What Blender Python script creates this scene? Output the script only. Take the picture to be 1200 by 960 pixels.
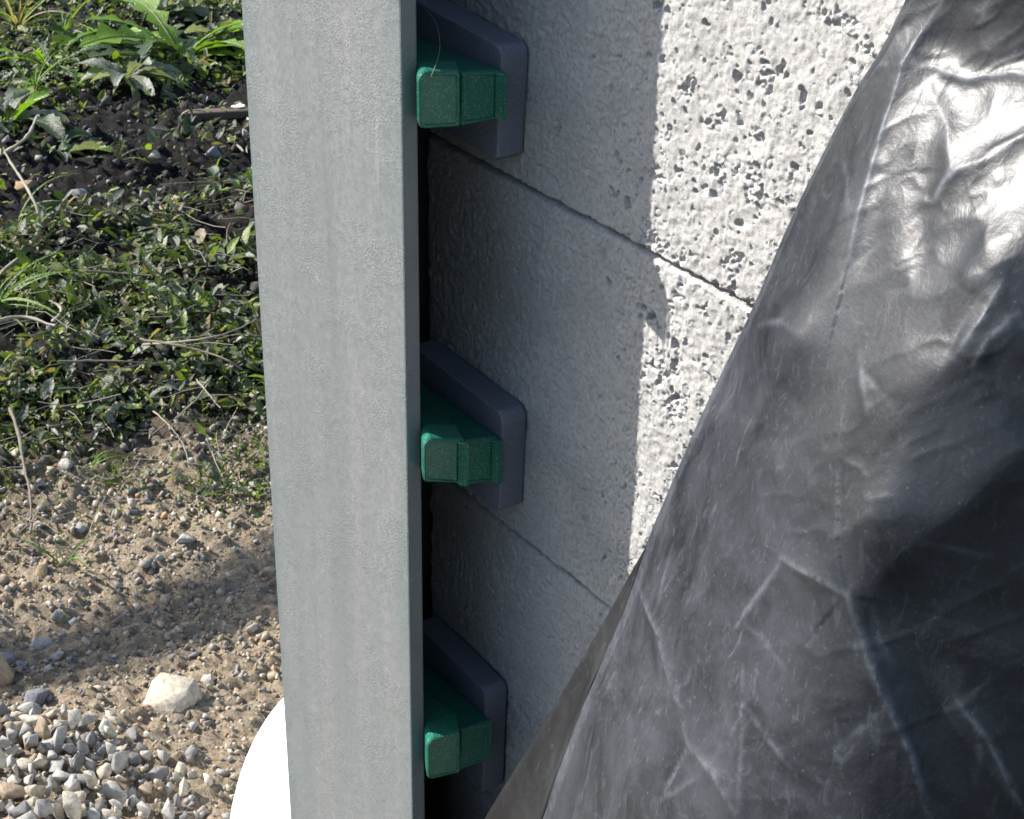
import bpy, bmesh, math, random
import numpy as np
from mathutils import Vector, Matrix

sc = bpy.context.scene
for o in list(bpy.data.objects):
    bpy.data.objects.remove(o)

# ------------------------------------------------------------------ camera
CAM = np.array([0.0, -0.5055, 1.30])
ROT = np.array([[0.56483358, -0.40255033, 0.72035842],
                [0.82503686, 0.25786746, -0.50281065],
                [0.01664960, 0.87832659, 0.47777106]])
cam_data = bpy.data.cameras.new('camera')
cam = bpy.data.objects.new('camera', cam_data)
sc.collection.objects.link(cam)
mw = Matrix.Identity(4)
for r in range(3):
    for c in range(3):
        mw[r][c] = ROT[r][c]
    mw[r][3] = CAM[r]
cam.matrix_world = mw
cam_data.sensor_width = 36.0
cam_data.lens = 59.4
cam_data.clip_start = 0.01
cam_data.clip_end = 2000.0
cam_data.dof.use_dof = True
cam_data.dof.focus_distance = 0.95
cam_data.dof.aperture_fstop = 70.0
sc.camera = cam

# ------------------------------------------------------------------ light
SUN = Vector((-0.637, -0.486, 0.598)).normalized()      # towards the sun
world = bpy.data.worlds.new('World')
sc.world = world
world.use_nodes = True
wn = world.node_tree
sky = wn.nodes.new('ShaderNodeTexSky')
sky.sky_type = 'NISHITA'
sky.sun_disc = False
sky.sun_elevation = math.asin(SUN.z)
sky.sun_rotation = math.atan2(SUN.x, SUN.y)
sky.air_density = 1.0
sky.dust_density = 1.2
bg = wn.nodes['Background']
bg.inputs['Strength'].default_value = 0.102
wn.links.new(sky.outputs['Color'], bg.inputs['Color'])
sun_data = bpy.data.lights.new('sun', 'SUN')
sun_data.energy = 4.35
sun_data.angle = math.radians(0.53)
sun_data.color = (1.0, 0.955, 0.90)
sun = bpy.data.objects.new('sun', sun_data)
sc.collection.objects.link(sun)
sun.rotation_euler = (-SUN).to_track_quat('-Z', 'Y').to_euler()
sun.location = (-4, -4, 6)
vs = sc.view_settings
vs.view_transform = 'Standard'
vs.look = 'None'
vs.gamma = 1.0
vs.use_curve_mapping = False
vs.exposure = 1.26
cy = sc.cycles
cy.max_bounces = 6
cy.diffuse_bounces = 3
cy.glossy_bounces = 3
cy.transmission_bounces = 3
TARP_POINTS = """-4158,-446,11563;-4136,-436,11566;-4110,-430,11571;-4082,-427,11576;-4052,-426,11582;-4022,-427,11589;-3991,-429,11595;-3960,-430,11602;-3930,-431,11609;-3900,-432,11615;-3870,-433,11621;-3841,-435,11628;-3812,-436,11634;-3783,-437,11640;-3754,-438,11646;-3726,-438,11652;-3699,-438,11658;-3672,-438,11663;-3646,-437,11669;-3620,-436,11674;-3594,-435,11679;-3569,-434,11684;-3545,-432,11689;-3520,-429,11694;-3497,-427,11699;-3473,-424,11703;-3450,-421,11708;-3428,-417,11712;-3406,-413,11716;-3384,-408,11720;-3364,-403,11724;-3344,-397,11727;-3325,-389,11730;-3306,-381,11733
-4158,-456,11491;-4136,-445,11495;-4110,-439,11500;-4081,-437,11506;-4050,-437,11513;-4018,-438,11520;-3986,-439,11527;-3955,-441,11534;-3924,-441,11541;-3894,-442,11547;-3864,-442,11554;-3835,-443,11560;-3806,-443,11567;-3777,-443,11573;-3748,-443,11579;-3720,-443,11586;-3692,-443,11592;-3665,-442,11598;-3638,-441,11603;-3611,-440,11609;-3585,-439,11615;-3559,-437,11620;-3534,-436,11625;-3509,-434,11631;-3484,-431,11636;-3460,-429,11641;-3436,-426,11645;-3413,-423,11650;-3390,-419,11655;-3368,-414,11659;-3347,-409,11663;-3327,-402,11666;-3307,-395,11670;-3288,-386,11673
-4158,-467,11419;-4137,-454,11422;-4110,-448,11428;-4080,-445,11434;-4048,-446,11442;-4014,-448,11450;-3982,-450,11457;-3950,-450,11465;-3919,-450,11472;-3889,-450,11479;-3859,-450,11485;-3830,-449,11492;-3800,-449,11499;-3771,-449,11506;-3742,-449,11512;-3713,-448,11519;-3685,-447,11525;-3658,-446,11531;-3631,-445,11537;-3603,-443,11543;-3577,-442,11549;-3550,-441,11555;-3524,-439,11561;-3498,-438,11567;-3472,-436,11572;-3447,-434,11578;-3422,-432,11583;-3398,-429,11588;-3374,-425,11593;-3352,-421,11598;-3330,-415,11602;-3309,-409,11606;-3289,-401,11610;-3269,-392,11613
-4172,-488,11345;-4146,-478,11349;-4119,-471,11355;-4089,-466,11361;-4058,-464,11369;-4024,-464,11377;-3991,-465,11385;-3959,-465,11392;-3927,-464,11400;-3896,-463,11407;-3865,-462,11414;-3834,-461,11422;-3803,-461,11429;-3773,-460,11436;-3743,-459,11443;-3714,-458,11450;-3685,-456,11457;-3657,-454,11463;-3629,-452,11469;-3601,-450,11476;-3573,-448,11482;-3545,-447,11489;-3517,-446,11495;-3490,-445,11502;-3462,-444,11508;-3435,-442,11514;-3409,-441,11520;-3384,-438,11526;-3359,-434,11531;-3336,-429,11536;-3313,-423,11541;-3291,-416,11545;-3270,-408,11549;-3250,-399,11553
-4185,-510,11270;-4155,-504,11276;-4123,-499,11283;-4092,-495,11291;-4060,-491,11298;-4029,-487,11305;-3998,-483,11312;-3967,-479,11319;-3935,-477,11327;-3903,-475,11335;-3871,-474,11342;-3838,-473,11351;-3806,-473,11359;-3774,-473,11367;-3743,-472,11374;-3713,-469,11381;-3684,-466,11388;-3656,-462,11394;-3627,-459,11401;-3598,-457,11408;-3569,-455,11415;-3540,-454,11422;-3510,-454,11430;-3481,-453,11437;-3452,-453,11444;-3423,-452,11451;-3395,-451,11458;-3369,-448,11464;-3343,-444,11470;-3319,-439,11475;-3295,-432,11480;-3272,-425,11485;-3251,-417,11489;-3230,-408,11493
-4208,-531,11191;-4172,-529,11200;-4136,-527,11209;-4101,-524,11218;-4066,-521,11226;-4034,-517,11234;-4003,-511,11241;-3973,-504,11248;-3942,-498,11255;-3911,-493,11262;-3878,-491,11270;-3844,-490,11279;-3810,-490,11288;-3776,-489,11296;-3744,-487,11304;-3714,-483,11312;-3684,-479,11319;-3655,-475,11326;-3625,-472,11333;-3594,-469,11341;-3563,-468,11349;-3532,-467,11357;-3501,-467,11365;-3470,-467,11373;-3440,-466,11380;-3410,-465,11388;-3381,-463,11395;-3354,-460,11402;-3327,-455,11408;-3302,-450,11414;-3277,-443,11419;-3253,-436,11424;-3230,-427,11429;-3208,-417,11433
-4243,-551,11108;-4201,-552,11119;-4160,-553,11130;-4120,-553,11141;-4082,-552,11151;-4045,-549,11161;-4010,-545,11170;-3977,-539,11178;-3946,-532,11185;-3914,-526,11193;-3881,-520,11201;-3848,-517,11209;-3814,-514,11218;-3779,-512,11227;-3746,-509,11235;-3713,-506,11244;-3680,-503,11252;-3647,-502,11261;-3613,-501,11270;-3580,-499,11278;-3548,-497,11287;-3516,-495,11295;-3485,-493,11303;-3454,-491,11311;-3423,-488,11319;-3394,-485,11327;-3365,-481,11334;-3337,-476,11340;-3310,-470,11347;-3283,-463,11353;-3258,-456,11359;-3233,-448,11364;-3209,-439,11369;-3185,-430,11374
-4269,-571,11025;-4222,-576,11040;-4176,-579,11053;-4131,-582,11066;-4089,-583,11078;-4048,-583,11090;-4009,-581,11100;-3972,-578,11110;-3936,-573,11120;-3901,-569,11129;-3866,-565,11138;-3831,-561,11147;-3796,-557,11156;-3761,-553,11165;-3726,-551,11175;-3691,-549,11184;-3656,-547,11194;-3621,-546,11204;-3587,-543,11213;-3553,-541,11222;-3521,-538,11230;-3489,-534,11239;-3458,-530,11247;-3428,-525,11254;-3398,-520,11262;-3368,-514,11269;-3340,-508,11276;-3312,-501,11283;-3285,-493,11289;-3259,-485,11295;-3233,-477,11301;-3207,-468,11307;-3181,-459,11312;-3156,-450,11318
-4296,-589,10942;-4242,-598,10959;-4190,-606,10976;-4141,-612,10991;-4093,-616,11006;-4049,-618,11019;-4006,-618,11031;-3965,-617,11043;-3926,-615,11055;-3887,-612,11065;-3849,-610,11076;-3811,-607,11087;-3773,-605,11097;-3736,-602,11107;-3700,-599,11117;-3664,-596,11127;-3629,-593,11137;-3594,-590,11147;-3559,-587,11157;-3526,-583,11166;-3492,-579,11175;-3460,-574,11183;-3428,-569,11192;-3398,-563,11200;-3367,-557,11207;-3337,-551,11215;-3308,-544,11222;-3280,-536,11229;-3252,-527,11236;-3225,-519,11242;-3198,-510,11248;-3172,-501,11254;-3145,-492,11260;-3119,-483,11267
-4319,-609,10858;-4259,-621,10878;-4202,-632,10898;-4148,-640,10916;-4096,-647,10933;-4047,-652,10948;-4001,-654,10963;-3958,-654,10976;-3916,-653,10988;-3874,-651,11001;-3833,-651,11013;-3791,-651,11026;-3751,-650,11038;-3712,-649,11050;-3674,-646,11060;-3637,-642,11071;-3601,-638,11081;-3566,-634,11091;-3531,-629,11101;-3497,-625,11110;-3463,-620,11120;-3430,-615,11129;-3397,-610,11138;-3365,-604,11146;-3334,-598,11155;-3303,-591,11163;-3273,-584,11170;-3244,-576,11178;-3215,-567,11185;-3187,-558,11192;-3160,-549,11198;-3132,-540,11205;-3105,-531,11211;-3078,-522,11218
-4339,-630,10774;-4274,-646,10798;-4212,-660,10820;-4153,-671,10841;-4097,-680,10860;-4044,-687,10878;-3995,-691,10894;-3948,-692,10909;-3904,-692,10923;-3861,-690,10936;-3820,-688,10949;-3778,-687,10962;-3736,-686,10975;-3694,-685,10988;-3654,-684,11000;-3615,-682,11012;-3577,-679,11023;-3540,-676,11034;-3503,-672,11045;-3467,-668,11056;-3432,-664,11066;-3397,-659,11076;-3363,-654,11086;-3330,-648,11095;-3298,-641,11103;-3267,-634,11112;-3236,-626,11120;-3206,-617,11128;-3177,-608,11135;-3149,-599,11142;-3121,-589,11149;-3093,-579,11156;-3065,-570,11163;-3037,-561,11170
-4360,-652,10690;-4287,-673,10718;-4219,-691,10743;-4155,-706,10767;-4095,-717,10789;-4039,-725,10809;-3987,-730,10827;-3937,-733,10843;-3891,-733,10859;-3846,-732,10873;-3803,-729,10886;-3762,-726,10899;-3720,-723,10912;-3678,-721,10925;-3636,-720,10939;-3595,-719,10952;-3555,-717,10965;-3515,-715,10977;-3476,-713,10990;-3437,-711,11002;-3400,-708,11013;-3364,-703,11024;-3329,-698,11034;-3295,-692,11044;-3262,-685,11053;-3230,-677,11062;-3199,-669,11071;-3169,-659,11079;-3139,-650,11086;-3110,-639,11094;-3082,-629,11101;-3053,-618,11108;-3025,-608,11115;-2997,-599,11122
-4384,-670,10602;-4302,-698,10635;-4226,-722,10666;-4156,-741,10693;-4091,-755,10718;-4032,-764,10740;-3978,-770,10759;-3926,-773,10777;-3878,-773,10794;-3831,-773,10809;-3787,-770,10824;-3744,-767,10838;-3701,-763,10851;-3659,-761,10865;-3616,-759,10879;-3573,-758,10893;-3530,-758,10908;-3488,-757,10921;-3447,-755,10935;-3408,-753,10948;-3369,-751,10960;-3331,-747,10972;-3295,-742,10983;-3260,-736,10994;-3226,-728,11004;-3194,-720,11013;-3162,-711,11022;-3132,-701,11030;-3102,-691,11038;-3072,-680,11045;-3043,-668,11053;-3015,-657,11060;-2986,-645,11067;-2958,-635,11074
-4406,-688,10513;-4317,-721,10551;-4233,-750,10587;-4156,-774,10619;-4085,-793,10648;-4022,-804,10672;-3966,-810,10693;-3914,-812,10711;-3864,-812,10729;-3816,-811,10745;-3769,-810,10761;-3724,-808,10777;-3679,-805,10792;-3635,-803,10807;-3591,-801,10822;-3547,-800,10837;-3503,-800,10852;-3460,-799,10867;-3418,-798,10881;-3376,-796,10895;-3336,-794,10908;-3298,-790,10921;-3261,-784,10933;-3226,-777,10943;-3192,-769,10953;-3159,-760,10963;-3127,-750,10972;-3096,-740,10980;-3066,-729,10989;-3036,-717,10996;-3007,-704,11004;-2979,-691,11011;-2951,-678,11018;-2923,-665,11024
-4422,-710,10426;-4325,-747,10470;-4236,-780,10509;-4153,-807,10545;-4078,-829,10577;-4010,-844,10605;-3951,-850,10627;-3899,-851,10647;-3848,-851,10665;-3799,-850,10682;-3750,-849,10699;-3703,-847,10716;-3656,-846,10733;-3610,-845,10749;-3565,-843,10765;-3520,-842,10781;-3475,-841,10797;-3431,-840,10812;-3387,-839,10828;-3345,-838,10843;-3304,-836,10857;-3265,-831,10870;-3229,-824,10881;-3194,-815,10892;-3161,-804,10901;-3129,-793,10910;-3097,-782,10919;-3066,-770,10928;-3036,-757,10936;-3007,-743,10943;-2979,-728,10950;-2951,-713,10956;-2924,-697,10962;-2898,-681,10968
-4434,-735,10341;-4329,-778,10390;-4233,-815,10434;-4146,-845,10473;-4068,-868,10508;-3998,-883,10538;-3936,-891,10562;-3882,-892,10582;-3831,-890,10601;-3781,-889,10619;-3732,-887,10637;-3683,-886,10655;-3634,-886,10673;-3586,-885,10691;-3539,-884,10708;-3493,-882,10725;-3448,-881,10741;-3403,-880,10758;-3358,-880,10774;-3315,-878,10790;-3274,-874,10804;-3237,-866,10816;-3203,-855,10826;-3169,-843,10836;-3137,-831,10845;-3105,-818,10854;-3074,-804,10862;-3044,-790,10870;-3015,-774,10877;-2987,-756,10883;-2960,-739,10889;-2933,-721,10895;-2906,-703,10901;-2880,-685,10906
-4445,-761,10255;-4328,-814,10312;-4224,-858,10363;-4132,-890,10406;-4052,-912,10442;-3983,-925,10472;-3922,-931,10496;-3867,-931,10518;-3815,-929,10537;-3764,-927,10556;-3714,-926,10575;-3663,-925,10594;-3613,-924,10613;-3564,-924,10632;-3516,-923,10650;-3468,-922,10668;-3422,-921,10686;-3376,-919,10703;-3331,-918,10720;-3289,-913,10735;-3251,-904,10747;-3216,-893,10758;-3181,-880,10768;-3148,-867,10777;-3116,-852,10786;-3085,-837,10795;-3054,-821,10803;-3025,-804,10809;-2998,-785,10815;-2971,-765,10821;-2944,-745,10827;-2917,-726,10832;-2890,-706,10838;-2864,-687,10843
-4473,-772,10157;-4331,-846,10232;-4211,-903,10294;-4111,-941,10343;-4030,-964,10380;-3964,-972,10409;-3906,-972,10431;-3853,-969,10452;-3801,-966,10472;-3749,-963,10491;-3697,-962,10512;-3645,-961,10532;-3594,-960,10552;-3544,-959,10572;-3495,-958,10591;-3446,-957,10610;-3399,-955,10628;-3353,-953,10646;-3309,-949,10662;-3268,-942,10677;-3230,-932,10689;-3194,-919,10700;-3160,-905,10710;-3127,-890,10719;-3096,-874,10727;-3065,-856,10735;-3036,-837,10742;-3008,-816,10748;-2981,-795,10753;-2955,-773,10758;-2928,-752,10763;-2901,-731,10769;-2874,-710,10774;-2848,-689,10779
-4545,-746,10030;-4378,-840,10123;-4233,-918,10202;-4110,-978,10268;-4015,-1011,10316;-3947,-1020,10345;-3893,-1014,10366;-3842,-1007,10385;-3790,-1002,10405;-3737,-999,10425;-3684,-997,10447;-3630,-996,10468;-3578,-996,10490;-3526,-995,10511;-3476,-993,10531;-3427,-991,10550;-3379,-989,10569;-3333,-985,10587;-3288,-980,10604;-3247,-973,10619;-3208,-961,10631;-3173,-948,10642;-3139,-932,10652;-3106,-914,10661;-3076,-895,10668;-3046,-875,10675;-3018,-852,10681;-2992,-828,10685;-2966,-804,10690;-2939,-781,10694;-2912,-758,10699;-2885,-735,10705;-2858,-713,10710;-2831,-691,10715
-4632,-709,9891;-4457,-807,9991;-4299,-892,10080;-4157,-967,10160;-4033,-1027,10228;-3946,-1052,10271;-3889,-1048,10294;-3836,-1041,10314;-3782,-1036,10336;-3727,-1033,10358;-3672,-1032,10381;-3616,-1032,10404;-3562,-1032,10427;-3508,-1031,10450;-3457,-1030,10471;-3407,-1027,10491;-3358,-1024,10511;-3311,-1020,10529;-3267,-1013,10546;-3226,-1003,10561;-3189,-989,10572;-3155,-971,10582;-3122,-952,10591;-3091,-932,10599;-3060,-911,10606;-3031,-888,10612;-3004,-864,10617;-2977,-839,10622;-2950,-813,10626;-2923,-788,10631;-2896,-764,10635;-2869,-740,10641;-2841,-717,10646;-2813,-695,10652
-4700,-690,9761;-4532,-777,9858;-4371,-863,9951;-4220,-941,10038;-4083,-1010,10116;-3973,-1056,10177;-3901,-1065,10211;-3840,-1065,10237;-3779,-1065,10263;-3719,-1066,10289;-3660,-1066,10315;-3603,-1067,10340;-3546,-1067,10365;-3491,-1067,10388;-3437,-1066,10411;-3386,-1063,10433;-3337,-1060,10453;-3290,-1054,10472;-3247,-1043,10487;-3210,-1027,10499;-3176,-1008,10508;-3143,-987,10517;-3112,-965,10524;-3080,-943,10532;-3050,-920,10539;-3020,-896,10545;-2991,-872,10551;-2963,-847,10556;-2935,-821,10561;-2907,-796,10566;-2880,-771,10571;-2852,-746,10576;-2824,-722,10582;-2796,-699,10588
-4728,-711,9657;-4581,-775,9741;-4428,-848,9829;-4277,-923,9918;-4133,-995,10003;-4010,-1051,10074;-3918,-1077,10122;-3845,-1086,10157;-3778,-1091,10188;-3714,-1095,10218;-3651,-1097,10247;-3591,-1099,10274;-3532,-1100,10301;-3475,-1100,10326;-3421,-1098,10349;-3370,-1095,10371;-3321,-1088,10391;-3277,-1077,10407;-3238,-1061,10420;-3202,-1042,10431;-3167,-1022,10441;-3133,-1000,10450;-3101,-977,10457;-3070,-953,10464;-3039,-929,10471;-3009,-904,10478;-2979,-879,10484;-2950,-854,10490;-2921,-829,10495;-2892,-803,10501;-2863,-778,10507;-2835,-752,10512;-2806,-727,10517;-2778,-702,10523
-4726,-759,9573;-4586,-814,9653;-4439,-878,9739;-4293,-946,9826;-4154,-1010,9908;-4033,-1061,9979;-3933,-1093,10034;-3849,-1111,10078;-3776,-1120,10114;-3707,-1125,10147;-3642,-1129,10178;-3580,-1131,10207;-3520,-1131,10235;-3464,-1129,10260;-3410,-1125,10283;-3360,-1118,10304;-3313,-1108,10323;-3271,-1093,10338;-3231,-1076,10351;-3194,-1056,10362;-3159,-1035,10372;-3124,-1013,10381;-3091,-989,10390;-3059,-965,10397;-3028,-939,10404;-2997,-913,10410;-2967,-888,10417;-2936,-862,10423;-2906,-836,10429;-2877,-810,10435;-2847,-784,10441;-2819,-757,10446;-2790,-730,10452;-2761,-704,10457
-4728,-801,9484;-4585,-856,9569;-4437,-918,9657;-4291,-982,9745;-4154,-1042,9828;-4035,-1088,9898;-3935,-1118,9954;-3849,-1136,10000;-3772,-1148,10040;-3700,-1155,10076;-3632,-1160,10110;-3568,-1161,10140;-3509,-1160,10167;-3454,-1155,10192;-3401,-1148,10215;-3351,-1139,10236;-3304,-1127,10254;-3262,-1111,10269;-3223,-1091,10282;-3185,-1070,10293;-3149,-1048,10303;-3114,-1025,10313;-3080,-1002,10322;-3047,-977,10330;-3015,-951,10337;-2984,-924,10344;-2953,-897,10350;-2922,-870,10356;-2892,-843,10363;-2862,-816,10369;-2832,-788,10374;-2803,-760,10379;-2775,-731,10384;-2747,-702,10388
-4742,-829,9385;-4595,-885,9474;-4447,-945,9564;-4301,-1006,9654;-4161,-1066,9741;-4033,-1119,9819;-3928,-1152,9881;-3842,-1168,9927;-3764,-1178,9968;-3691,-1185,10005;-3622,-1189,10040;-3558,-1190,10071;-3499,-1185,10099;-3445,-1178,10123;-3392,-1169,10145;-3342,-1159,10167;-3294,-1147,10186;-3251,-1129,10201;-3213,-1108,10213;-3176,-1085,10224;-3139,-1061,10234;-3103,-1038,10245;-3068,-1014,10254;-3034,-988,10263;-3002,-962,10270;-2970,-934,10277;-2939,-905,10283;-2909,-877,10289;-2878,-848,10295;-2848,-819,10300;-2819,-790,10305;-2790,-759,10310;-2762,-728,10314;-2734,-697,10317
-4765,-851,9279;-4614,-907,9372;-4465,-964,9464;-4321,-1022,9555;-4182,-1077,9641;-4053,-1128,9722;-3933,-1173,9796;-3832,-1202,9856;-3753,-1211,9898;-3681,-1216,9935;-3612,-1218,9971;-3548,-1217,10002;-3490,-1211,10029;-3434,-1203,10054;-3381,-1193,10077;-3331,-1182,10099;-3283,-1168,10118;-3241,-1148,10133;-3203,-1124,10144;-3166,-1099,10154;-3130,-1074,10165;-3093,-1050,10175;-3057,-1025,10185;-3023,-998,10193;-2991,-970,10200;-2959,-940,10207;-2928,-911,10213;-2897,-881,10219;-2866,-851,10224;-2836,-820,10229;-2807,-789,10234;-2778,-757,10238;-2749,-725,10242;-2722,-691,10245
-4792,-869,9167;-4634,-928,9267;-4483,-984,9363;-4339,-1039,9455;-4201,-1091,9542;-4072,-1138,9624;-3952,-1181,9699;-3843,-1215,9767;-3751,-1236,9821;-3674,-1244,9863;-3604,-1246,9899;-3539,-1243,9932;-3479,-1237,9960;-3423,-1229,9986;-3369,-1219,10011;-3317,-1207,10033;-3270,-1191,10052;-3229,-1168,10065;-3193,-1140,10075;-3157,-1113,10084;-3120,-1087,10094;-3083,-1061,10104;-3048,-1034,10114;-3014,-1005,10121;-2982,-975,10128;-2950,-944,10134;-2918,-914,10141;-2886,-883,10147;-2855,-852,10152;-2824,-820,10157;-2795,-788,10162;-2765,-755,10166;-2737,-721,10170;-2709,-686,10172
-4824,-884,9049;-4658,-946,9158;-4501,-1005,9261;-4353,-1060,9357;-4215,-1109,9446;-4087,-1153,9528;-3968,-1192,9604;-3859,-1225,9673;-3761,-1249,9732;-3676,-1262,9781;-3601,-1267,9822;-3533,-1267,9858;-3470,-1263,9890;-3410,-1256,9919;-3354,-1246,9945;-3303,-1233,9967;-3257,-1213,9985;-3219,-1187,9996;-3183,-1157,10005;-3147,-1127,10013;-3111,-1099,10023;-3075,-1071,10032;-3040,-1041,10041;-3006,-1010,10047;-2973,-979,10054;-2941,-947,10061;-2908,-916,10067;-2876,-884,10073;-2844,-853,10079;-2813,-821,10085;-2782,-787,10090;-2752,-754,10094;-2723,-719,10097;-2695,-683,10100
-4852,-901,8933;-4680,-965,9049;-4518,-1025,9157;-4365,-1081,9259;-4223,-1132,9354;-4092,-1176,9439;-3976,-1210,9514;-3869,-1238,9581;-3771,-1260,9642;-3683,-1275,9694;-3604,-1281,9739;-3532,-1283,9778;-3465,-1282,9814;-3401,-1278,9847;-3344,-1269,9875;-3294,-1252,9897;-3251,-1228,9911;-3212,-1200,9922;-3175,-1170,9932;-3139,-1139,9940;-3103,-1109,9949;-3067,-1079,9958;-3032,-1047,9966;-2998,-1015,9973;-2965,-983,9980;-2932,-950,9986;-2899,-918,9993;-2866,-886,9999;-2833,-854,10006;-2801,-821,10012;-2769,-787,10017;-2739,-753,10022;-2709,-717,10025;-2680,-680,10028
-4862,-926,8828;-4687,-989,8948;-4522,-1050,9061;-4367,-1106,9166;-4222,-1157,9265;-4089,-1201,9354;-3975,-1231,9429;-3871,-1254,9494;-3774,-1273,9555;-3685,-1287,9609;-3605,-1294,9656;-3531,-1296,9697;-3462,-1295,9735;-3396,-1292,9771;-3335,-1285,9802;-3285,-1267,9823;-3243,-1240,9837;-3204,-1211,9848;-3167,-1180,9857;-3130,-1148,9866;-3094,-1117,9875;-3058,-1085,9884;-3023,-1053,9891;-2989,-1019,9898;-2955,-986,9905;-2922,-953,9911;-2888,-919,9918;-2854,-887,9925;-2821,-855,9932;-2788,-822,9939;-2755,-788,9944;-2724,-753,9949;-2693,-717,9953;-2663,-680,9957
-4865,-955,8727;-4690,-1017,8849;-4522,-1077,8966;-4365,-1133,9076;-4218,-1184,9178;-4086,-1225,9269;-3973,-1252,9343;-3871,-1272,9408;-3775,-1289,9469;-3684,-1302,9525;-3602,-1309,9574;-3528,-1310,9617;-3458,-1308,9656;-3391,-1305,9692;-3329,-1298,9725;-3276,-1282,9749;-3234,-1254,9763;-3195,-1224,9774;-3157,-1191,9783;-3121,-1158,9792;-3084,-1126,9801;-3048,-1093,9809;-3013,-1059,9817;-2979,-1025,9824;-2944,-990,9830;-2910,-956,9837;-2876,-922,9844;-2842,-889,9851;-2808,-856,9858;-2774,-823,9865;-2741,-789,9872;-2708,-754,9877;-2677,-718,9882;-2646,-682,9886
-4867,-986,8625;-4689,-1048,8753;-4519,-1107,8874;-4360,-1163,8988;-4212,-1212,9093;-4082,-1251,9183;-3969,-1275,9258;-3868,-1293,9324;-3772,-1307,9385;-3682,-1318,9442;-3598,-1326,9494;-3522,-1327,9538;-3452,-1324,9578;-3385,-1319,9614;-3323,-1311,9648;-3268,-1296,9674;-3223,-1270,9690;-3184,-1238,9701;-3147,-1204,9710;-3110,-1170,9718;-3074,-1135,9726;-3038,-1101,9735;-3002,-1067,9742;-2967,-1032,9749;-2932,-997,9756;-2898,-962,9763;-2863,-927,9770;-2828,-893,9778;-2794,-859,9785;-2759,-825,9792;-2725,-791,9799;-2692,-756,9805;-2659,-721,9811;-2627,-686,9817
-4880,-1012,8515;-4696,-1076,8649;-4523,-1136,8776;-4360,-1192,8895;-4210,-1241,9004;-4078,-1278,9097;-3966,-1301,9173;-3865,-1316,9239;-3770,-1328,9301;-3680,-1338,9358;-3595,-1344,9412;-3517,-1346,9458;-3446,-1342,9500;-3379,-1336,9537;-3317,-1326,9571;-3261,-1310,9597;-3214,-1285,9616;-3173,-1253,9628;-3136,-1218,9637;-3099,-1183,9645;-3063,-1147,9652;-3027,-1111,9660;-2991,-1076,9668;-2955,-1040,9675;-2920,-1004,9683;-2885,-969,9690;-2850,-933,9697;-2814,-898,9704;-2779,-863,9712;-2744,-829,9719;-2709,-795,9727;-2675,-760,9734;-2640,-726,9741;-2606,-692,9748
-4911,-1033,8390;-4724,-1096,8530;-4547,-1155,8661;-4382,-1210,8785;-4227,-1261,8900;-4088,-1301,9001;-3971,-1326,9083;-3868,-1340,9151;-3773,-1350,9213;-3682,-1358,9271;-3597,-1363,9326;-3518,-1364,9375;-3444,-1360,9418;-3377,-1353,9457;-3315,-1341,9490;-3259,-1323,9517;-3209,-1299,9538;-3166,-1269,9552;-3128,-1233,9561;-3091,-1196,9569;-3054,-1159,9577;-3018,-1122,9584;-2981,-1086,9592;-2944,-1049,9600;-2908,-1013,9608;-2872,-976,9615;-2837,-940,9622;-2801,-904,9630;-2765,-868,9638;-2729,-833,9646;-2693,-799,9654;-2657,-765,9663;-2621,-732,9671;-2585,-698,9680
-4942,-1056,8264;-4752,-1117,8408;-4572,-1175,8544;-4404,-1229,8672;-4248,-1277,8790;-4106,-1318,8896;-3983,-1345,8984;-3876,-1361,9057;-3778,-1370,9122;-3687,-1377,9182;-3601,-1380,9237;-3521,-1379,9287;-3446,-1376,9333;-3377,-1368,9373;-3315,-1353,9406;-3259,-1334,9433;-3207,-1312,9457;-3159,-1284,9475;-3120,-1248,9485;-3083,-1210,9493;-3046,-1171,9500;-3009,-1133,9508;-2971,-1095,9516;-2934,-1058,9524;-2897,-1021,9532;-2861,-984,9540;-2824,-946,9547;-2788,-910,9555;-2751,-873,9563;-2714,-838,9572;-2677,-804,9581;-2639,-770,9591;-2602,-737,9601;-2564,-705,9611
-4969,-1081,8138;-4778,-1139,8286;-4596,-1196,8426;-4425,-1249,8558;-4267,-1296,8680;-4124,-1334,8787;-4000,-1359,8878;-3890,-1375,8956;-3788,-1387,9026;-3694,-1393,9089;-3608,-1394,9145;-3527,-1392,9196;-3451,-1388,9243;-3379,-1381,9286;-3316,-1366,9321;-3259,-1345,9348;-3205,-1322,9373;-3154,-1297,9396;-3112,-1263,9409;-3074,-1223,9416;-3037,-1183,9423;-2999,-1144,9431;-2961,-1106,9439;-2923,-1068,9448;-2886,-1029,9455;-2849,-991,9463;-2812,-952,9471;-2774,-915,9479;-2737,-878,9488;-2699,-842,9497;-2660,-808,9508;-2621,-775,9519;-2583,-742,9530;-2544,-710,9541
-4989,-1110,8018;-4794,-1168,8171;-4609,-1223,8317;-4436,-1275,8453;-4277,-1320,8577;-4136,-1353,8684;-4013,-1376,8775;-3900,-1391,8855;-3796,-1402,8929;-3699,-1409,8995;-3612,-1410,9053;-3531,-1406,9105;-3454,-1400,9153;-3381,-1392,9198;-3313,-1380,9237;-3256,-1358,9265;-3202,-1334,9290;-3151,-1307,9313;-3104,-1276,9330;-3065,-1237,9339;-3027,-1196,9346;-2989,-1155,9354;-2950,-1116,9362;-2912,-1076,9370;-2874,-1037,9378;-2837,-997,9386;-2799,-958,9394;-2761,-919,9402;-2723,-882,9411;-2683,-847,9422;-2643,-813,9434;-2603,-780,9446;-2564,-747,9458;-2524,-714,9470
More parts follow.
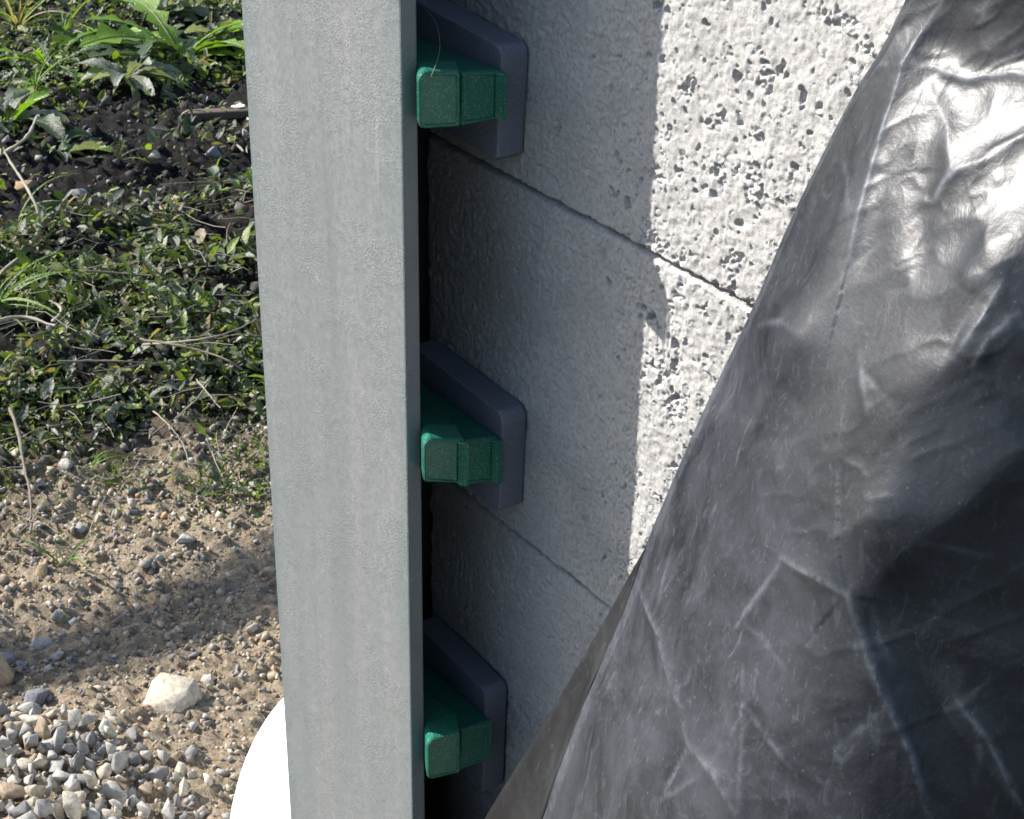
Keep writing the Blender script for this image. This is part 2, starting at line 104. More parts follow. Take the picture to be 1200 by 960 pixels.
-5010,-1136,7893;-4807,-1196,8057;-4616,-1254,8211;-4438,-1306,8354;-4278,-1349,8480;-4140,-1378,8587;-4017,-1397,8678;-3904,-1411,8760;-3799,-1421,8835;-3701,-1427,8904;-3611,-1427,8965;-3530,-1422,9017;-3453,-1414,9065;-3380,-1405,9111;-3311,-1392,9151;-3251,-1372,9183;-3196,-1346,9209;-3145,-1318,9231;-3098,-1286,9248;-3056,-1248,9260;-3017,-1207,9268;-2978,-1166,9277;-2939,-1126,9285;-2900,-1085,9293;-2862,-1044,9300;-2824,-1003,9308;-2786,-963,9316;-2747,-924,9325;-2708,-887,9335;-2667,-852,9347;-2626,-818,9360;-2585,-784,9372;-2545,-751,9385;-2504,-718,9398
-5037,-1156,7760;-4829,-1218,7932;-4632,-1276,8094;-4448,-1331,8246;-4280,-1378,8383;-4139,-1407,8493;-4017,-1423,8585;-3904,-1434,8668;-3799,-1442,8744;-3701,-1447,8814;-3610,-1447,8876;-3528,-1440,8930;-3451,-1430,8979;-3378,-1418,9024;-3309,-1404,9065;-3247,-1385,9099;-3190,-1360,9127;-3138,-1331,9150;-3091,-1297,9167;-3048,-1258,9179;-3007,-1218,9189;-2967,-1177,9198;-2927,-1136,9207;-2888,-1094,9215;-2850,-1051,9222;-2812,-1009,9229;-2773,-968,9238;-2733,-929,9248;-2692,-892,9259;-2651,-857,9272;-2609,-822,9285;-2567,-788,9298;-2526,-754,9311;-2485,-721,9324
-5066,-1176,7623;-4854,-1237,7801;-4655,-1294,7968;-4468,-1348,8125;-4293,-1397,8271;-4140,-1434,8397;-4014,-1452,8494;-3901,-1461,8578;-3797,-1466,8654;-3698,-1469,8725;-3607,-1467,8788;-3524,-1459,8844;-3448,-1447,8892;-3376,-1433,8936;-3308,-1416,8976;-3244,-1395,9011;-3185,-1372,9043;-3130,-1345,9069;-3083,-1309,9086;-3039,-1270,9098;-2997,-1229,9109;-2956,-1188,9119;-2915,-1146,9129;-2875,-1104,9137;-2836,-1061,9145;-2797,-1019,9153;-2757,-978,9163;-2716,-938,9173;-2675,-899,9184;-2634,-863,9196;-2592,-827,9209;-2549,-792,9223;-2508,-758,9237;-2466,-724,9250
-5094,-1197,7484;-4879,-1256,7668;-4677,-1312,7841;-4487,-1365,8003;-4310,-1413,8154;-4149,-1454,8290;-4012,-1478,8400;-3896,-1489,8489;-3791,-1492,8567;-3694,-1492,8637;-3603,-1488,8701;-3520,-1478,8756;-3445,-1464,8804;-3374,-1446,8846;-3307,-1426,8885;-3243,-1404,8922;-3181,-1382,8955;-3123,-1356,8986;-3073,-1322,9005;-3029,-1282,9018;-2987,-1240,9029;-2945,-1198,9039;-2903,-1156,9050;-2862,-1114,9059;-2821,-1072,9069;-2781,-1030,9078;-2740,-988,9088;-2699,-948,9098;-2657,-908,9109;-2616,-869,9121;-2574,-832,9134;-2531,-796,9147;-2489,-761,9161;-2446,-727,9176
-5111,-1220,7353;-4894,-1277,7541;-4689,-1332,7720;-4497,-1384,7887;-4318,-1432,8043;-4154,-1472,8184;-4011,-1501,8304;-3889,-1514,8401;-3782,-1518,8481;-3686,-1515,8551;-3597,-1507,8614;-3515,-1495,8668;-3440,-1478,8715;-3370,-1458,8757;-3303,-1437,8796;-3238,-1414,8833;-3176,-1391,8868;-3116,-1365,8900;-3063,-1334,8924;-3018,-1294,8938;-2975,-1251,8949;-2932,-1208,8959;-2890,-1166,8970;-2847,-1124,8982;-2805,-1082,8992;-2764,-1039,9002;-2722,-998,9012;-2681,-956,9023;-2639,-916,9034;-2597,-877,9046;-2555,-838,9059;-2512,-801,9072;-2470,-764,9086;-2427,-729,9101
-5135,-1238,7212;-4913,-1296,7408;-4704,-1351,7594;-4509,-1403,7768;-4327,-1450,7929;-4160,-1490,8075;-4013,-1520,8202;-3886,-1536,8306;-3777,-1540,8391;-3680,-1535,8461;-3592,-1525,8522;-3512,-1510,8576;-3436,-1492,8624;-3365,-1471,8668;-3298,-1449,8708;-3233,-1425,8745;-3170,-1400,8780;-3110,-1374,8813;-3054,-1344,8840;-3007,-1305,8856;-2963,-1262,8868;-2920,-1218,8879;-2876,-1176,8891;-2832,-1134,8903;-2790,-1092,8915;-2748,-1049,8925;-2706,-1006,8936;-2663,-965,8947;-2621,-924,8958;-2579,-883,8970;-2536,-844,8983;-2494,-805,8996;-2451,-767,9009;-2407,-731,9024
-5193,-1240,7034;-4963,-1299,7242;-4745,-1357,7440;-4542,-1411,7625;-4354,-1460,7795;-4182,-1501,7950;-4028,-1534,8086;-3894,-1553,8199;-3781,-1558,8289;-3684,-1552,8361;-3597,-1539,8422;-3516,-1522,8476;-3439,-1504,8527;-3365,-1484,8573;-3295,-1462,8616;-3229,-1437,8655;-3165,-1412,8691;-3105,-1385,8725;-3048,-1353,8752;-2999,-1315,8771;-2953,-1272,8784;-2909,-1228,8796;-2865,-1185,8808;-2820,-1143,8822;-2776,-1101,8835;-2733,-1058,8846;-2690,-1015,8857;-2647,-972,8869;-2604,-930,8881;-2561,-889,8893;-2519,-848,8905;-2476,-807,8917;-2433,-769,8931;-2389,-731,8946
-5272,-1228,6828;-5035,-1287,7046;-4810,-1345,7255;-4599,-1401,7451;-4402,-1452,7633;-4221,-1499,7801;-4056,-1537,7952;-3912,-1562,8079;-3792,-1571,8179;-3692,-1565,8254;-3606,-1549,8314;-3525,-1530,8369;-3447,-1510,8420;-3370,-1491,8471;-3296,-1471,8519;-3226,-1449,8563;-3161,-1424,8602;-3099,-1396,8636;-3042,-1363,8664;-2992,-1324,8684;-2946,-1280,8697;-2901,-1235,8709;-2856,-1191,8722;-2810,-1148,8735;-2765,-1107,8750;-2719,-1064,8764;-2675,-1021,8776;-2632,-978,8788;-2589,-935,8800;-2546,-892,8811;-2503,-849,8822;-2460,-807,8835;-2416,-767,8848;-2372,-729,8864
-5363,-1209,6603;-5122,-1266,6828;-4891,-1324,7046;-4672,-1380,7254;-4467,-1433,7448;-4277,-1482,7628;-4101,-1526,7794;-3943,-1560,7940;-3810,-1577,8057;-3705,-1573,8140;-3618,-1556,8201;-3537,-1535,8256;-3457,-1514,8309;-3379,-1494,8361;-3303,-1474,8412;-3229,-1454,8462;-3159,-1432,8507;-3094,-1406,8545;-3036,-1373,8574;-2986,-1332,8593;-2940,-1286,8606;-2895,-1240,8618;-2849,-1194,8631;-2803,-1150,8645;-2756,-1108,8660;-2709,-1066,8675;-2663,-1024,8690;-2619,-981,8703;-2575,-936,8715;-2532,-891,8725;-2489,-847,8736;-2445,-804,8749;-2401,-763,8763;-2356,-724,8779
-5462,-1186,6363;-5221,-1237,6591;-4983,-1295,6819;-4755,-1353,7040;-4540,-1408,7248;-4341,-1460,7441;-4156,-1507,7619;-3987,-1547,7781;-3840,-1574,7918;-3724,-1577,8016;-3633,-1561,8082;-3550,-1538,8138;-3470,-1516,8193;-3390,-1495,8247;-3312,-1475,8301;-3236,-1456,8354;-3162,-1436,8404;-3093,-1412,8448;-3033,-1380,8480;-2981,-1338,8500;-2935,-1290,8512;-2889,-1243,8524;-2843,-1196,8537;-2796,-1151,8551;-2749,-1108,8567;-2701,-1065,8583;-2654,-1023,8599;-2607,-980,8614;-2563,-934,8625;-2520,-888,8636;-2476,-842,8647;-2432,-799,8660;-2387,-757,8675;-2341,-718,8691
-5574,-1156,6102;-5334,-1201,6330;-5088,-1257,6570;-4849,-1318,6807;-4623,-1378,7031;-4413,-1433,7240;-4218,-1484,7433;-4038,-1529,7610;-3879,-1563,7764;-3750,-1574,7879;-3652,-1562,7956;-3567,-1539,8015;-3484,-1517,8072;-3403,-1495,8130;-3322,-1476,8187;-3243,-1456,8243;-3167,-1437,8297;-3095,-1415,8345;-3031,-1384,8381;-2979,-1341,8402;-2932,-1293,8415;-2885,-1244,8426;-2838,-1196,8440;-2791,-1150,8454;-2742,-1106,8471;-2693,-1063,8488;-2645,-1021,8505;-2597,-977,8521;-2552,-930,8533;-2508,-883,8543;-2464,-836,8555;-2419,-791,8568;-2373,-749,8583;-2326,-709,8601"""
# ------------------------------------------------------------------ helpers
rng = np.random.default_rng(7)
random.seed(7)
COL = sc.collection.objects

def tag(o, label=None, cat=None, group=None, kind=None):
    if label: o['label'] = label
    if cat: o['category'] = cat
    if group: o['group'] = group
    if kind: o['kind'] = kind
    return o

def empty(name, loc=(0, 0, 0), rz=0.0):
    o = bpy.data.objects.new(name, None)
    COL.link(o)
    o.location = loc
    o.rotation_euler = (0, 0, rz)
    o.empty_display_size = 0.02
    return o

def mesh_data(name, verts, faces, mat=None, smooth=False):
    m = bpy.data.meshes.new(name)
    verts = np.asarray(verts, dtype=np.float32).reshape(-1, 3)
    if isinstance(faces, np.ndarray):
        k = faces.shape[1]
        m.vertices.add(len(verts))
        m.vertices.foreach_set('co', verts.ravel())
        m.loops.add(faces.size)
        m.loops.foreach_set('vertex_index', faces.astype(np.int32).ravel())
        m.polygons.add(len(faces))
        m.polygons.foreach_set('loop_start', np.arange(0, faces.size, k, dtype=np.int32))
        m.update(calc_edges=True)
    else:
        m.from_pydata(verts.tolist(), [], faces)
        m.update()
    if mat: m.materials.append(mat)
    if smooth:
        m.polygons.foreach_set('use_smooth', np.ones(len(m.polygons), dtype=bool))
    return m

def link(name, data, parent=None, loc=None, rot=None, scale=None):
    o = bpy.data.objects.new(name, data)
    COL.link(o)
    if parent: o.parent = parent
    if loc is not None: o.location = loc
    if rot is not None: o.rotation_euler = rot
    if scale is not None: o.scale = scale
    return o

def from_bm(name, bm, mat, parent=None, smooth=False):
    bmesh.ops.recalc_face_normals(bm, faces=bm.faces[:])
    m = bpy.data.meshes.new(name)
    bm.to_mesh(m)
    bm.free()
    m.materials.append(mat)
    if smooth:
        for p in m.polygons: p.use_smooth = True
    return link(name, m, parent)

def point_colors(m, cols):
    a = m.attributes.new('tint', 'FLOAT_COLOR', 'POINT')
    c = np.ones((len(m.vertices), 4), dtype=np.float32)
    c[:, :3] = cols
    a.data.foreach_set('color', c.ravel())

# lattice noise
_L = rng.random((64, 64, 64)).astype(np.float32)
def vnoise(x, y, z=0.0, seed=0):
    x = np.asarray(x, dtype=np.float64) + seed * 17.31
    y = np.asarray(y, dtype=np.float64) + seed * 9.77
    z = np.asarray(z, dtype=np.float64) + seed * 5.13 + np.zeros_like(x)
    xi, yi, zi = np.floor(x).astype(int), np.floor(y).astype(int), np.floor(z).astype(int)
    fx, fy, fz = x - xi, y - yi, z - zi
    fx, fy, fz = [f * f * f * (f * (f * 6 - 15) + 10) for f in (fx, fy, fz)]
    def g(a, b, c): return _L[(xi + a) & 63, (yi + b) & 63, (zi + c) & 63]
    v00 = g(0,0,0) * (1-fx) + g(1,0,0) * fx
    v10 = g(0,1,0) * (1-fx) + g(1,1,0) * fx
    v01 = g(0,0,1) * (1-fx) + g(1,0,1) * fx
    v11 = g(0,1,1) * (1-fx) + g(1,1,1) * fx
    return ((v00*(1-fy)+v10*fy)*(1-fz) + (v01*(1-fy)+v11*fy)*fz) * 2 - 1
def fbm(x, y, f, octv=4, seed=0, gain=0.5):
    s = 0; a = 1.0; t = 0
    for k in range(octv):
        s = s + a * vnoise(np.asarray(x) * f, np.asarray(y) * f, k * 3.7, seed + k)
        t += a; a *= gain; f *= 2.03
    return s / t
def sstep(a, b, x):
    t = np.clip((np.asarray(x) - a) / (b - a), 0, 1)
    return t * t * (3 - 2 * t)

# ------------------------------------------------------------------ materials
class NT:
    def __init__(self, name, rough=0.6, metal=0.0, color=(0.5, 0.5, 0.5), spec=0.5):
        self.m = bpy.data.materials.new(name)
        self.m.use_nodes = True
        self.t = self.m.node_tree
        self.b = self.t.nodes['Principled BSDF']
        self.b.inputs['Roughness'].default_value = rough
        self.b.inputs['Metallic'].default_value = metal
        self.b.inputs['Base Color'].default_value = (*color, 1)
        self.b.inputs['Specular IOR Level'].default_value = spec
    def n(self, kind, **kw):
        nd = self.t.nodes.new(kind)
        for k, v in kw.items(): setattr(nd, k, v)
        return nd
    def l(self, a, b): self.t.links.new(a, b)
    def pos(self, obj=False, scale=(1, 1, 1)):
        if obj:
            src = self.n('ShaderNodeTexCoord').outputs['Object']
        else:
            src = self.n('ShaderNodeNewGeometry').outputs['Position']
        mp = self.n('ShaderNodeMapping')
        mp.inputs['Scale'].default_value = scale
        self.l(src, mp.inputs['Vector'])
        return mp.outputs['Vector']
    def noise(self, vec, scale, detail=4, rough=0.55, dist=0.0):
        nd = self.n('ShaderNodeTexNoise')
        nd.inputs['Scale'].default_value = scale
        nd.inputs['Detail'].default_value = detail
        nd.inputs['Roughness'].default_value = rough
        nd.inputs['Distortion'].default_value = dist
        self.l(vec, nd.inputs['Vector'])
        return nd.outputs['Fac']
    def voro(self, vec, scale, feature='F1'):
        nd = self.n('ShaderNodeTexVoronoi', feature=feature)
        nd.inputs['Scale'].default_value = scale
        self.l(vec, nd.inputs['Vector'])
        return nd
    def ramp(self, fac, stops):
        nd = self.n('ShaderNodeValToRGB')
        e = nd.color_ramp.elements
        while len(e) < len(stops): e.new(0.5)
        for k, (p, c) in enumerate(stops):
            e[k].position = p
            e[k].color = (*c, 1) if len(c) == 3 else c
        self.l(fac, nd.inputs['Fac'])
        return nd.outputs['Color']
    def mix(self, fac, a, b, mode='MIX'):
        nd = self.n('ShaderNodeMix', data_type='RGBA', blend_type=mode)
        for s, v in ((0, fac), (6, a), (7, b)):
            if hasattr(v, 'is_output'): self.l(v, nd.inputs[s])
            elif s == 0: nd.inputs[s].default_value = v
            else: nd.inputs[s].default_value = (*v, 1)
        return nd.outputs[2]
    def math(self, op, a, b=0.0):
        nd = self.n('ShaderNodeMath', operation=op)
        for s, v in ((0, a), (1, b)):
            if hasattr(v, 'is_output'): self.l(v, nd.inputs[s])
            else: nd.inputs[s].default_value = v
        return nd.outputs[0]
    def bump(self, h, strength=0.3, dist=0.001, prev=None):
        nd = self.n('ShaderNodeBump')
        nd.inputs['Strength'].default_value = strength
        nd.inputs['Distance'].default_value = dist
        self.l(h, nd.inputs['Height'])
        if prev is not None: self.l(prev, nd.inputs['Normal'])
        self.l(nd.outputs['Normal'], self.b.inputs['Normal'])
        return nd.outputs['Normal']
    def color(self, c): self.l(c, self.b.inputs['Base Color'])
    def rough(self, r): self.l(r, self.b.inputs['Roughness'])

def mat_concrete():
    k = NT('cast_concrete', rough=0.85, spec=0.3)
    p = k.pos()
    a = k.noise(p, 16.0, 5, 0.68)
    b = k.noise(p, 85.0, 4, 0.65)
    c = k.ramp(a, [(0.28, (0.295, 0.287, 0.278)), (0.5, (0.378, 0.366, 0.352)), (0.72, (0.445, 0.43, 0.41))])
    c = k.mix(k.ramp(b, [(0.45, (0, 0, 0)), (0.75, (0.5, 0.5, 0.5))]), c, (0.31, 0.305, 0.295))
    c = k.mix(k.ramp(k.noise(p, 330, 2, 0.7), [(0.40, (0.7,) * 3), (0.50, (0, 0, 0))]), c, (0.265, 0.26, 0.252))
    c = k.mix(k.ramp(k.noise(p, 270, 2, 0.7, 1.0), [(0.58, (0, 0, 0)), (0.70, (0.6,) * 3)]), c, (0.50, 0.495, 0.48))
    # brownish stain by the post slot, darkened for the shade in there
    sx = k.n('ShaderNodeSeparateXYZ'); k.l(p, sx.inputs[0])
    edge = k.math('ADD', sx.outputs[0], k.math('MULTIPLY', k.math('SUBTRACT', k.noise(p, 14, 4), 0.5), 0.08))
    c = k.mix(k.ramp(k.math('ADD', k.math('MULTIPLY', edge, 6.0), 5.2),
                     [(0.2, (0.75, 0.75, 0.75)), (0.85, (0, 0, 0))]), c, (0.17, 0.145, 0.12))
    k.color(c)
    n1 = k.bump(k.noise(p, 900.0, 4, 0.65), 0.35, 0.0006)
    k.bump(k.noise(p, 420.0, 2, 0.6, 1.5), 0.45, 0.0007, n1)
    return k.m

def mat_steel():
    k = NT('galvanised_steel', rough=0.5, metal=0.25, spec=0.45)
    p = k.pos()
    st = k.pos(scale=(1.0, 1.0, 0.05))
    a = k.noise(st, 30.0, 5, 0.6, 0.2)
    c = k.ramp(a, [(0.3, (0.172, 0.190, 0.195)), (0.48, (0.205, 0.218, 0.221)), (0.62, (0.228, 0.234, 0.236)), (0.8, (0.250, 0.258, 0.259))])
    b = k.noise(p, 330.0, 4, 0.7)
    c = k.mix(k.ramp(b, [(0.38, (0.5, 0.5, 0.5)), (0.58, (0, 0, 0))]), c, (0.165, 0.178, 0.178))
    sp = k.voro(p, 260.0)
    c = k.mix(k.ramp(sp.outputs['Distance'], [(0.0, (0.55, 0.55, 0.55)), (0.12, (0, 0, 0))]), c, (0.42, 0.43, 0.43))
    s2 = k.pos(scale=(1, 1, 0.12))
    dust = k.ramp(k.noise(s2, 30, 4, 0.6, 1.5), [(0.66, (0, 0, 0)), (0.76, (0.4, 0.4, 0.4))])
    c = k.mix(dust, c, (0.33, 0.325, 0.305))
    # teal run-off along the two edges, a few pale splashes and scuffs
    sx = k.n('ShaderNodeSeparateXYZ'); k.l(p, sx.inputs[0])
    off = k.math('ABSOLUTE', k.math('ADD', sx.outputs[0], 0.802))
    stain = k.math('ADD', off, k.math('MULTIPLY', k.math('SUBTRACT', k.noise(k.pos(scale=(1, 1, 0.25)), 24, 4, 0.6), 0.5), 0.09))
    c = k.mix(k.ramp(stain, [(0.062, (0, 0, 0)), (0.098, (0.6,) * 3)]), c, (0.135, 0.175, 0.176))
    c = k.mix(k.ramp(k.noise(p, 70, 5, 0.75, 0.8), [(0.64, (0, 0, 0)), (0.72, (0.55,) * 3)]), c, (0.34, 0.34, 0.325))
    k.color(c)
    k.rough(k.ramp(b, [(0.3, (0.42,) * 3), (0.7, (0.62,) * 3)]))
    patch = k.ramp(k.noise(p, 28, 3), [(0.42, (0.12,) * 3), (0.6, (1, 1, 1))])
    n1 = k.bump(k.math('MULTIPLY', k.noise(p, 620, 3, 0.6), patch), 0.75, 0.0008)
    k.bump(k.noise(p, 60, 3), 0.12, 0.001, n1)
    return k.m

def mat_plastic(name, c0, c1, rough, dust=0.3, grain=900.0, gs=0.25):
    k = NT(name, rough=rough, spec=0.45)
    p = k.pos()
    c = k.mix(k.noise(p, 70, 4, 0.6), c0, c1)
    d = k.ramp(k.noise(p, 900, 2, 0.7), [(0.54, (0, 0, 0)), (0.68, (dust * 1.3,) * 3)])
    d2 = k.ramp(k.noise(p, 160, 5, 0.7), [(0.52, (0, 0, 0)), (0.75, (dust * 0.6,) * 3)])
    c = k.mix(d, c, (0.34, 0.36, 0.34))
    c = k.mix(d2, c, (0.25, 0.27, 0.26))
    k.color(c)
    k.bump(k.noise(p, grain, 3, 0.6), gs, 0.0004)
    return k.m

def mat_tarp(name='black_polythene', dust=1.0, dcol=(0.100, 0.109, 0.126)):
    k = NT(name, rough=0.36, spec=0.32, color=(0.012, 0.012, 0.014))
    p = k.pos()
    # dust, specks and rubbed streaks; mask thins them rightward to darken the shaded side
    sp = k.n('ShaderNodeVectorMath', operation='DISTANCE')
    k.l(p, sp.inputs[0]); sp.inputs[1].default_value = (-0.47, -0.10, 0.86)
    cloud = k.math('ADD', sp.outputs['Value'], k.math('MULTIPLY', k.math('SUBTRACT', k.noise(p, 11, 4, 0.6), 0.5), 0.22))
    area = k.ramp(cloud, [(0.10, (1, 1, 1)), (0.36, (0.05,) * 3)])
    film = k.ramp(k.noise(p, 26, 6, 0.65, 0.6), [(0.34, (0.10 * dust,) * 3), (0.68, (0.44 * dust,) * 3)])
    speck = k.ramp(k.noise(p, 560, 4, 0.85), [(0.57, (0, 0, 0)), (0.74, (0.5,) * 3)])
    vs_ = k.pos(scale=(1, 1, 0.35))
    str_ = k.ramp(k.noise(vs_, 120, 4, 0.65, 2.0), [(0.57, (0, 0, 0)), (0.8, (0.5,) * 3)])
    dots = k.ramp(k.voro(p, 150).outputs['Distance'], [(0.0, (0.9,) * 3), (0.09, (0, 0, 0))])
    at = k.n('ShaderNodeAttribute', attribute_name='tint')
    wear = k.math('MULTIPLY', at.outputs['Fac'], k.ramp(k.noise(p, 180, 3, 0.7), [(0.36, (0.15,) * 3), (0.6, (1, 1, 1))]))
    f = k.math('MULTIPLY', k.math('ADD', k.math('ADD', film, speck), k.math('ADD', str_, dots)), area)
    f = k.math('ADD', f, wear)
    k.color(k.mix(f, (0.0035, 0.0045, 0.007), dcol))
    k.rough(k.math('ADD', k.math('MULTIPLY', f, 0.14), 0.37))
    n1 = k.bump(k.noise(p, 420, 3, 0.6), 0.16, 0.0006)
    k.bump(k.noise(k.pos(scale=(1, 1, 0.6)), 75, 4, 0.6, 1.2), 0.14, 0.002, n1)
    return k.m

def mat_ground():
    k = NT('bare_earth', rough=0.95, spec=0.2)
    p = k.pos()
    sx = k.n('ShaderNodeSeparateXYZ'); k.l(p, sx.inputs[0])
    x = k.math('ADD', sx.outputs[0], k.math('MULTIPLY', k.math('SUBTRACT', k.noise(p, 5, 4), 0.5), 0.5))
    fine = k.noise(p, 160, 5, 0.7)
    mid = k.noise(p, 22, 5, 0.6)
    sand = k.ramp(fine, [(0.32, (0.13, 0.094, 0.056)), (0.48, (0.30, 0.235, 0.152)), (0.70, (0.49, 0.405, 0.285))])
    sand = k.mix(k.ramp(mid, [(0.4, (0, 0, 0)), (0.7, (0.55,) * 3)]), sand, (0.25, 0.215, 0.17))
    soil = k.ramp(fine, [(0.3, (0.006, 0.0055, 0.005)), (0.55, (0.016, 0.014, 0.0125)), (0.8, (0.05, 0.044, 0.038))])
    humus = k.ramp(fine, [(0.3, (0.010, 0.009, 0.007)), (0.6, (0.028, 0.023, 0.017)), (0.8, (0.075, 0.062, 0.046))])
    c = k.mix(k.ramp(k.math('MULTIPLY_ADD' if False else 'ADD', x, 3.05), [(0.0, (0, 0, 0)), (0.12, (1, 1, 1))]), soil, humus)
    c = k.mix(k.ramp(k.math('ADD', x, 2.30), [(0.06, (0, 0, 0)), (0.26, (1, 1, 1))]), c, sand)
    # unseen near-side earth, darkened to cut light bounced onto the sheet
    dim_earth = k.ramp(fine, [(0.3, (0.045, 0.040, 0.026)), (0.6, (0.10, 0.088, 0.058)), (0.8, (0.16, 0.14, 0.10))])
    c = k.mix(k.ramp(k.math('ADD', x, 1.0), [(0.05, (0, 0, 0)), (0.3, (1, 1, 1))]), c, dim_earth)
    k.color(c)
    n1 = k.bump(fine, 0.9, 0.010)
    k.bump(k.noise(p, 520, 3, 0.7), 0.5, 0.002, n1)
    return k.m

def mat_stone(name, stops, by_tint=False):
    k = NT(name, rough=0.85, spec=0.3)
    p = k.pos()
    if by_tint:
        at = k.n('ShaderNodeAttribute', attribute_name='tint')
        base = at.outputs['Color']
    else:
        oi = k.n('ShaderNodeObjectInfo')
        base = k.ramp(oi.outputs['Random'], stops)
    a = k.noise(p, 130, 5, 0.7)
    c = k.mix(k.ramp(a, [(0.35, (0.55,) * 3), (0.6, (0, 0, 0))]), base, (0.09, 0.08, 0.065))
    c = k.mix(k.ramp(k.noise(p, 420, 3, 0.7), [(0.55, (0, 0, 0)), (0.75, (0.5,) * 3)]), c, (0.48, 0.46, 0.42))
    k.color(c)
    n1 = k.bump(a, 0.6, 0.003)
    k.bump(k.noise(p, 600, 3), 0.4, 0.001, n1)
    return k.m

def mat_leaf(name, rough=0.42, trans=0.3):
    k = NT(name, rough=rough, spec=0.5)
    p = k.pos()
    at = k.n('ShaderNodeAttribute', attribute_name='tint')
    c = k.mix(k.ramp(k.noise(p, 160, 3, 0.6), [(0.3, (0.35,) * 3), (0.6, (0, 0, 0))]), at.outputs['Color'], (0.02, 0.03, 0.012))
    k.color(c)
    k.bump(k.noise(p, 190, 3, 0.6), 0.6, 0.004)
    k.rough(k.ramp(k.noise(p, 90, 3), [(0.3, (rough - 0.10,) * 3), (0.7, (rough + 0.12,) * 3)]))
    tr = k.n('ShaderNodeBsdfTranslucent')
    tc = k.mix(0.5, c, (0.16, 0.22, 0.02), 'ADD')
    k.l(k.mix(1.0, c, (1.5, 1.6, 0.7), 'MULTIPLY'), tr.inputs['Color'])
    ms = k.n('ShaderNodeMixShader')
    ms.inputs[0].default_value = trans + 0.06
    k.l(k.b.outputs[0], ms.inputs[1]); k.l(tr.outputs[0], ms.inputs[2])
    k.l(ms.outputs[0], k.t.nodes['Material Output'].inputs['Surface'])
    return k.m

def mat_wood(name, c0, c1):
    k = NT(name, rough=0.8, spec=0.3)
    p = k.pos()
    k.color(k.mix(k.noise(p, 220, 4, 0.7), c0, c1))
    k.bump(k.noise(p, 380, 4), 0.5, 0.001)
    return k.m

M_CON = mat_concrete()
M_STEEL = mat_steel()
M_GREEN = mat_plastic('green_plastic', (0.002, 0.105, 0.064), (0.005, 0.145, 0.090), 0.30, 0.30)
M_PAD = mat_plastic('slate_blue_rubber', (0.118, 0.126, 0.155), (0.155, 0.163, 0.195), 0.5, 0.3, 500, 0.3)
M_WHITE = mat_plastic('white_plastic', (0.80, 0.80, 0.79), (0.82, 0.82, 0.81), 0.4, 0.0, 500, 0.05)
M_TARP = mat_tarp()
M_HEM = mat_tarp('dusty_shaded_hem', 0.8, (0.070, 0.071, 0.070))  # hem dust colour darkened, as for a face turned from the sun
M_EARTH = mat_ground()
M_GRAVEL = mat_stone('grey_limestone', [(0.0, (0.27, 0.26, 0.24)), (0.35, (0.47, 0.44, 0.385)), (0.6, (0.36, 0.35, 0.33)), (0.88, (0.54, 0.49, 0.41)), (1.0, (0.42, 0.28, 0.15))])
M_BUFF = mat_stone('buff_stone', [(0.0, (0.50, 0.43, 0.33)), (1.0, (0.50, 0.43, 0.33))])
M_SLATE = mat_stone('blue_grey_stone', [(0.0, (0.14, 0.145, 0.17)), (1.0, (0.20, 0.205, 0.23))])
M_TAN = mat_stone('tan_stone', [(0.0, (0.36, 0.24, 0.12)), (1.0, (0.40, 0.29, 0.17))])
M_CRUMB = mat_stone('earth_crumb', None, True)
M_LEAF = mat_leaf('green_leaf')
M_GRASS = mat_leaf('grass_blade', 0.45, 0.35)
M_TWIG = mat_wood('dry_twig', (0.09, 0.07, 0.05), (0.24, 0.20, 0.155))
M_STRAW = mat_wood('dry_stalk', (0.20, 0.165, 0.12), (0.36, 0.32, 0.25))
M_BOARD = mat_wood('weathered_board', (0.06, 0.045, 0.035), (0.14, 0.105, 0.08))

# ------------------------------------------------------------------ ground
def gz(x, y):
    x = np.asarray(x, dtype=np.float64); y = np.asarray(y, dtype=np.float64)
    near = sstep(-7, -5.5, x) * (1 - sstep(0.5, 2.0, x)) * sstep(-3, -1.5, y) * (1 - sstep(2.5, 4, y))
    h = 0.020 * fbm(x, y, 1.6, 3, 1)
    # added dip and bank, shaped to darken where it falls from the sun
    cx = -1.80 + 0.05 * np.sin(y * 2.2) - 0.03 * y
    d = x - cx
    h = h + 0.008 * np.exp(-((d + 0.09) / 0.075) ** 2) - 0.010 * np.exp(-((d - 0.05) / 0.085) ** 2)
    veg = 1 - sstep(-2.25, -1.95, x)
    h = h + veg * (0.030 * fbm(x, y, 6, 4, 3) + 0.02)
    heap = np.exp(-(((x + 1.44) / 0.17) ** 2 + ((y + 0.12) / 0.16) ** 2))
    h = h + 0.03 * heap
    clod = np.clip(fbm(x, y, 26, 3, 5), -0.2, 1) * (0.008 + 0.022 * veg)
    fine = fbm(x, y, 70, 2, 9) * 0.0105
    return near * (h + clod + fine)

def axis(lo, hi, step, far):
    core = np.arange(lo, hi, step)
    out = []
    d = step * 1.6; v = lo
    while v > -far:
        v -= d; d *= 1.45; out.append(v)
    left = out[::-1]; out = []; d = step * 1.6; v = core[-1]
    while v < far:
        v += d; d *= 1.45; out.append(v)
    return np.array(left + core.tolist() + out)

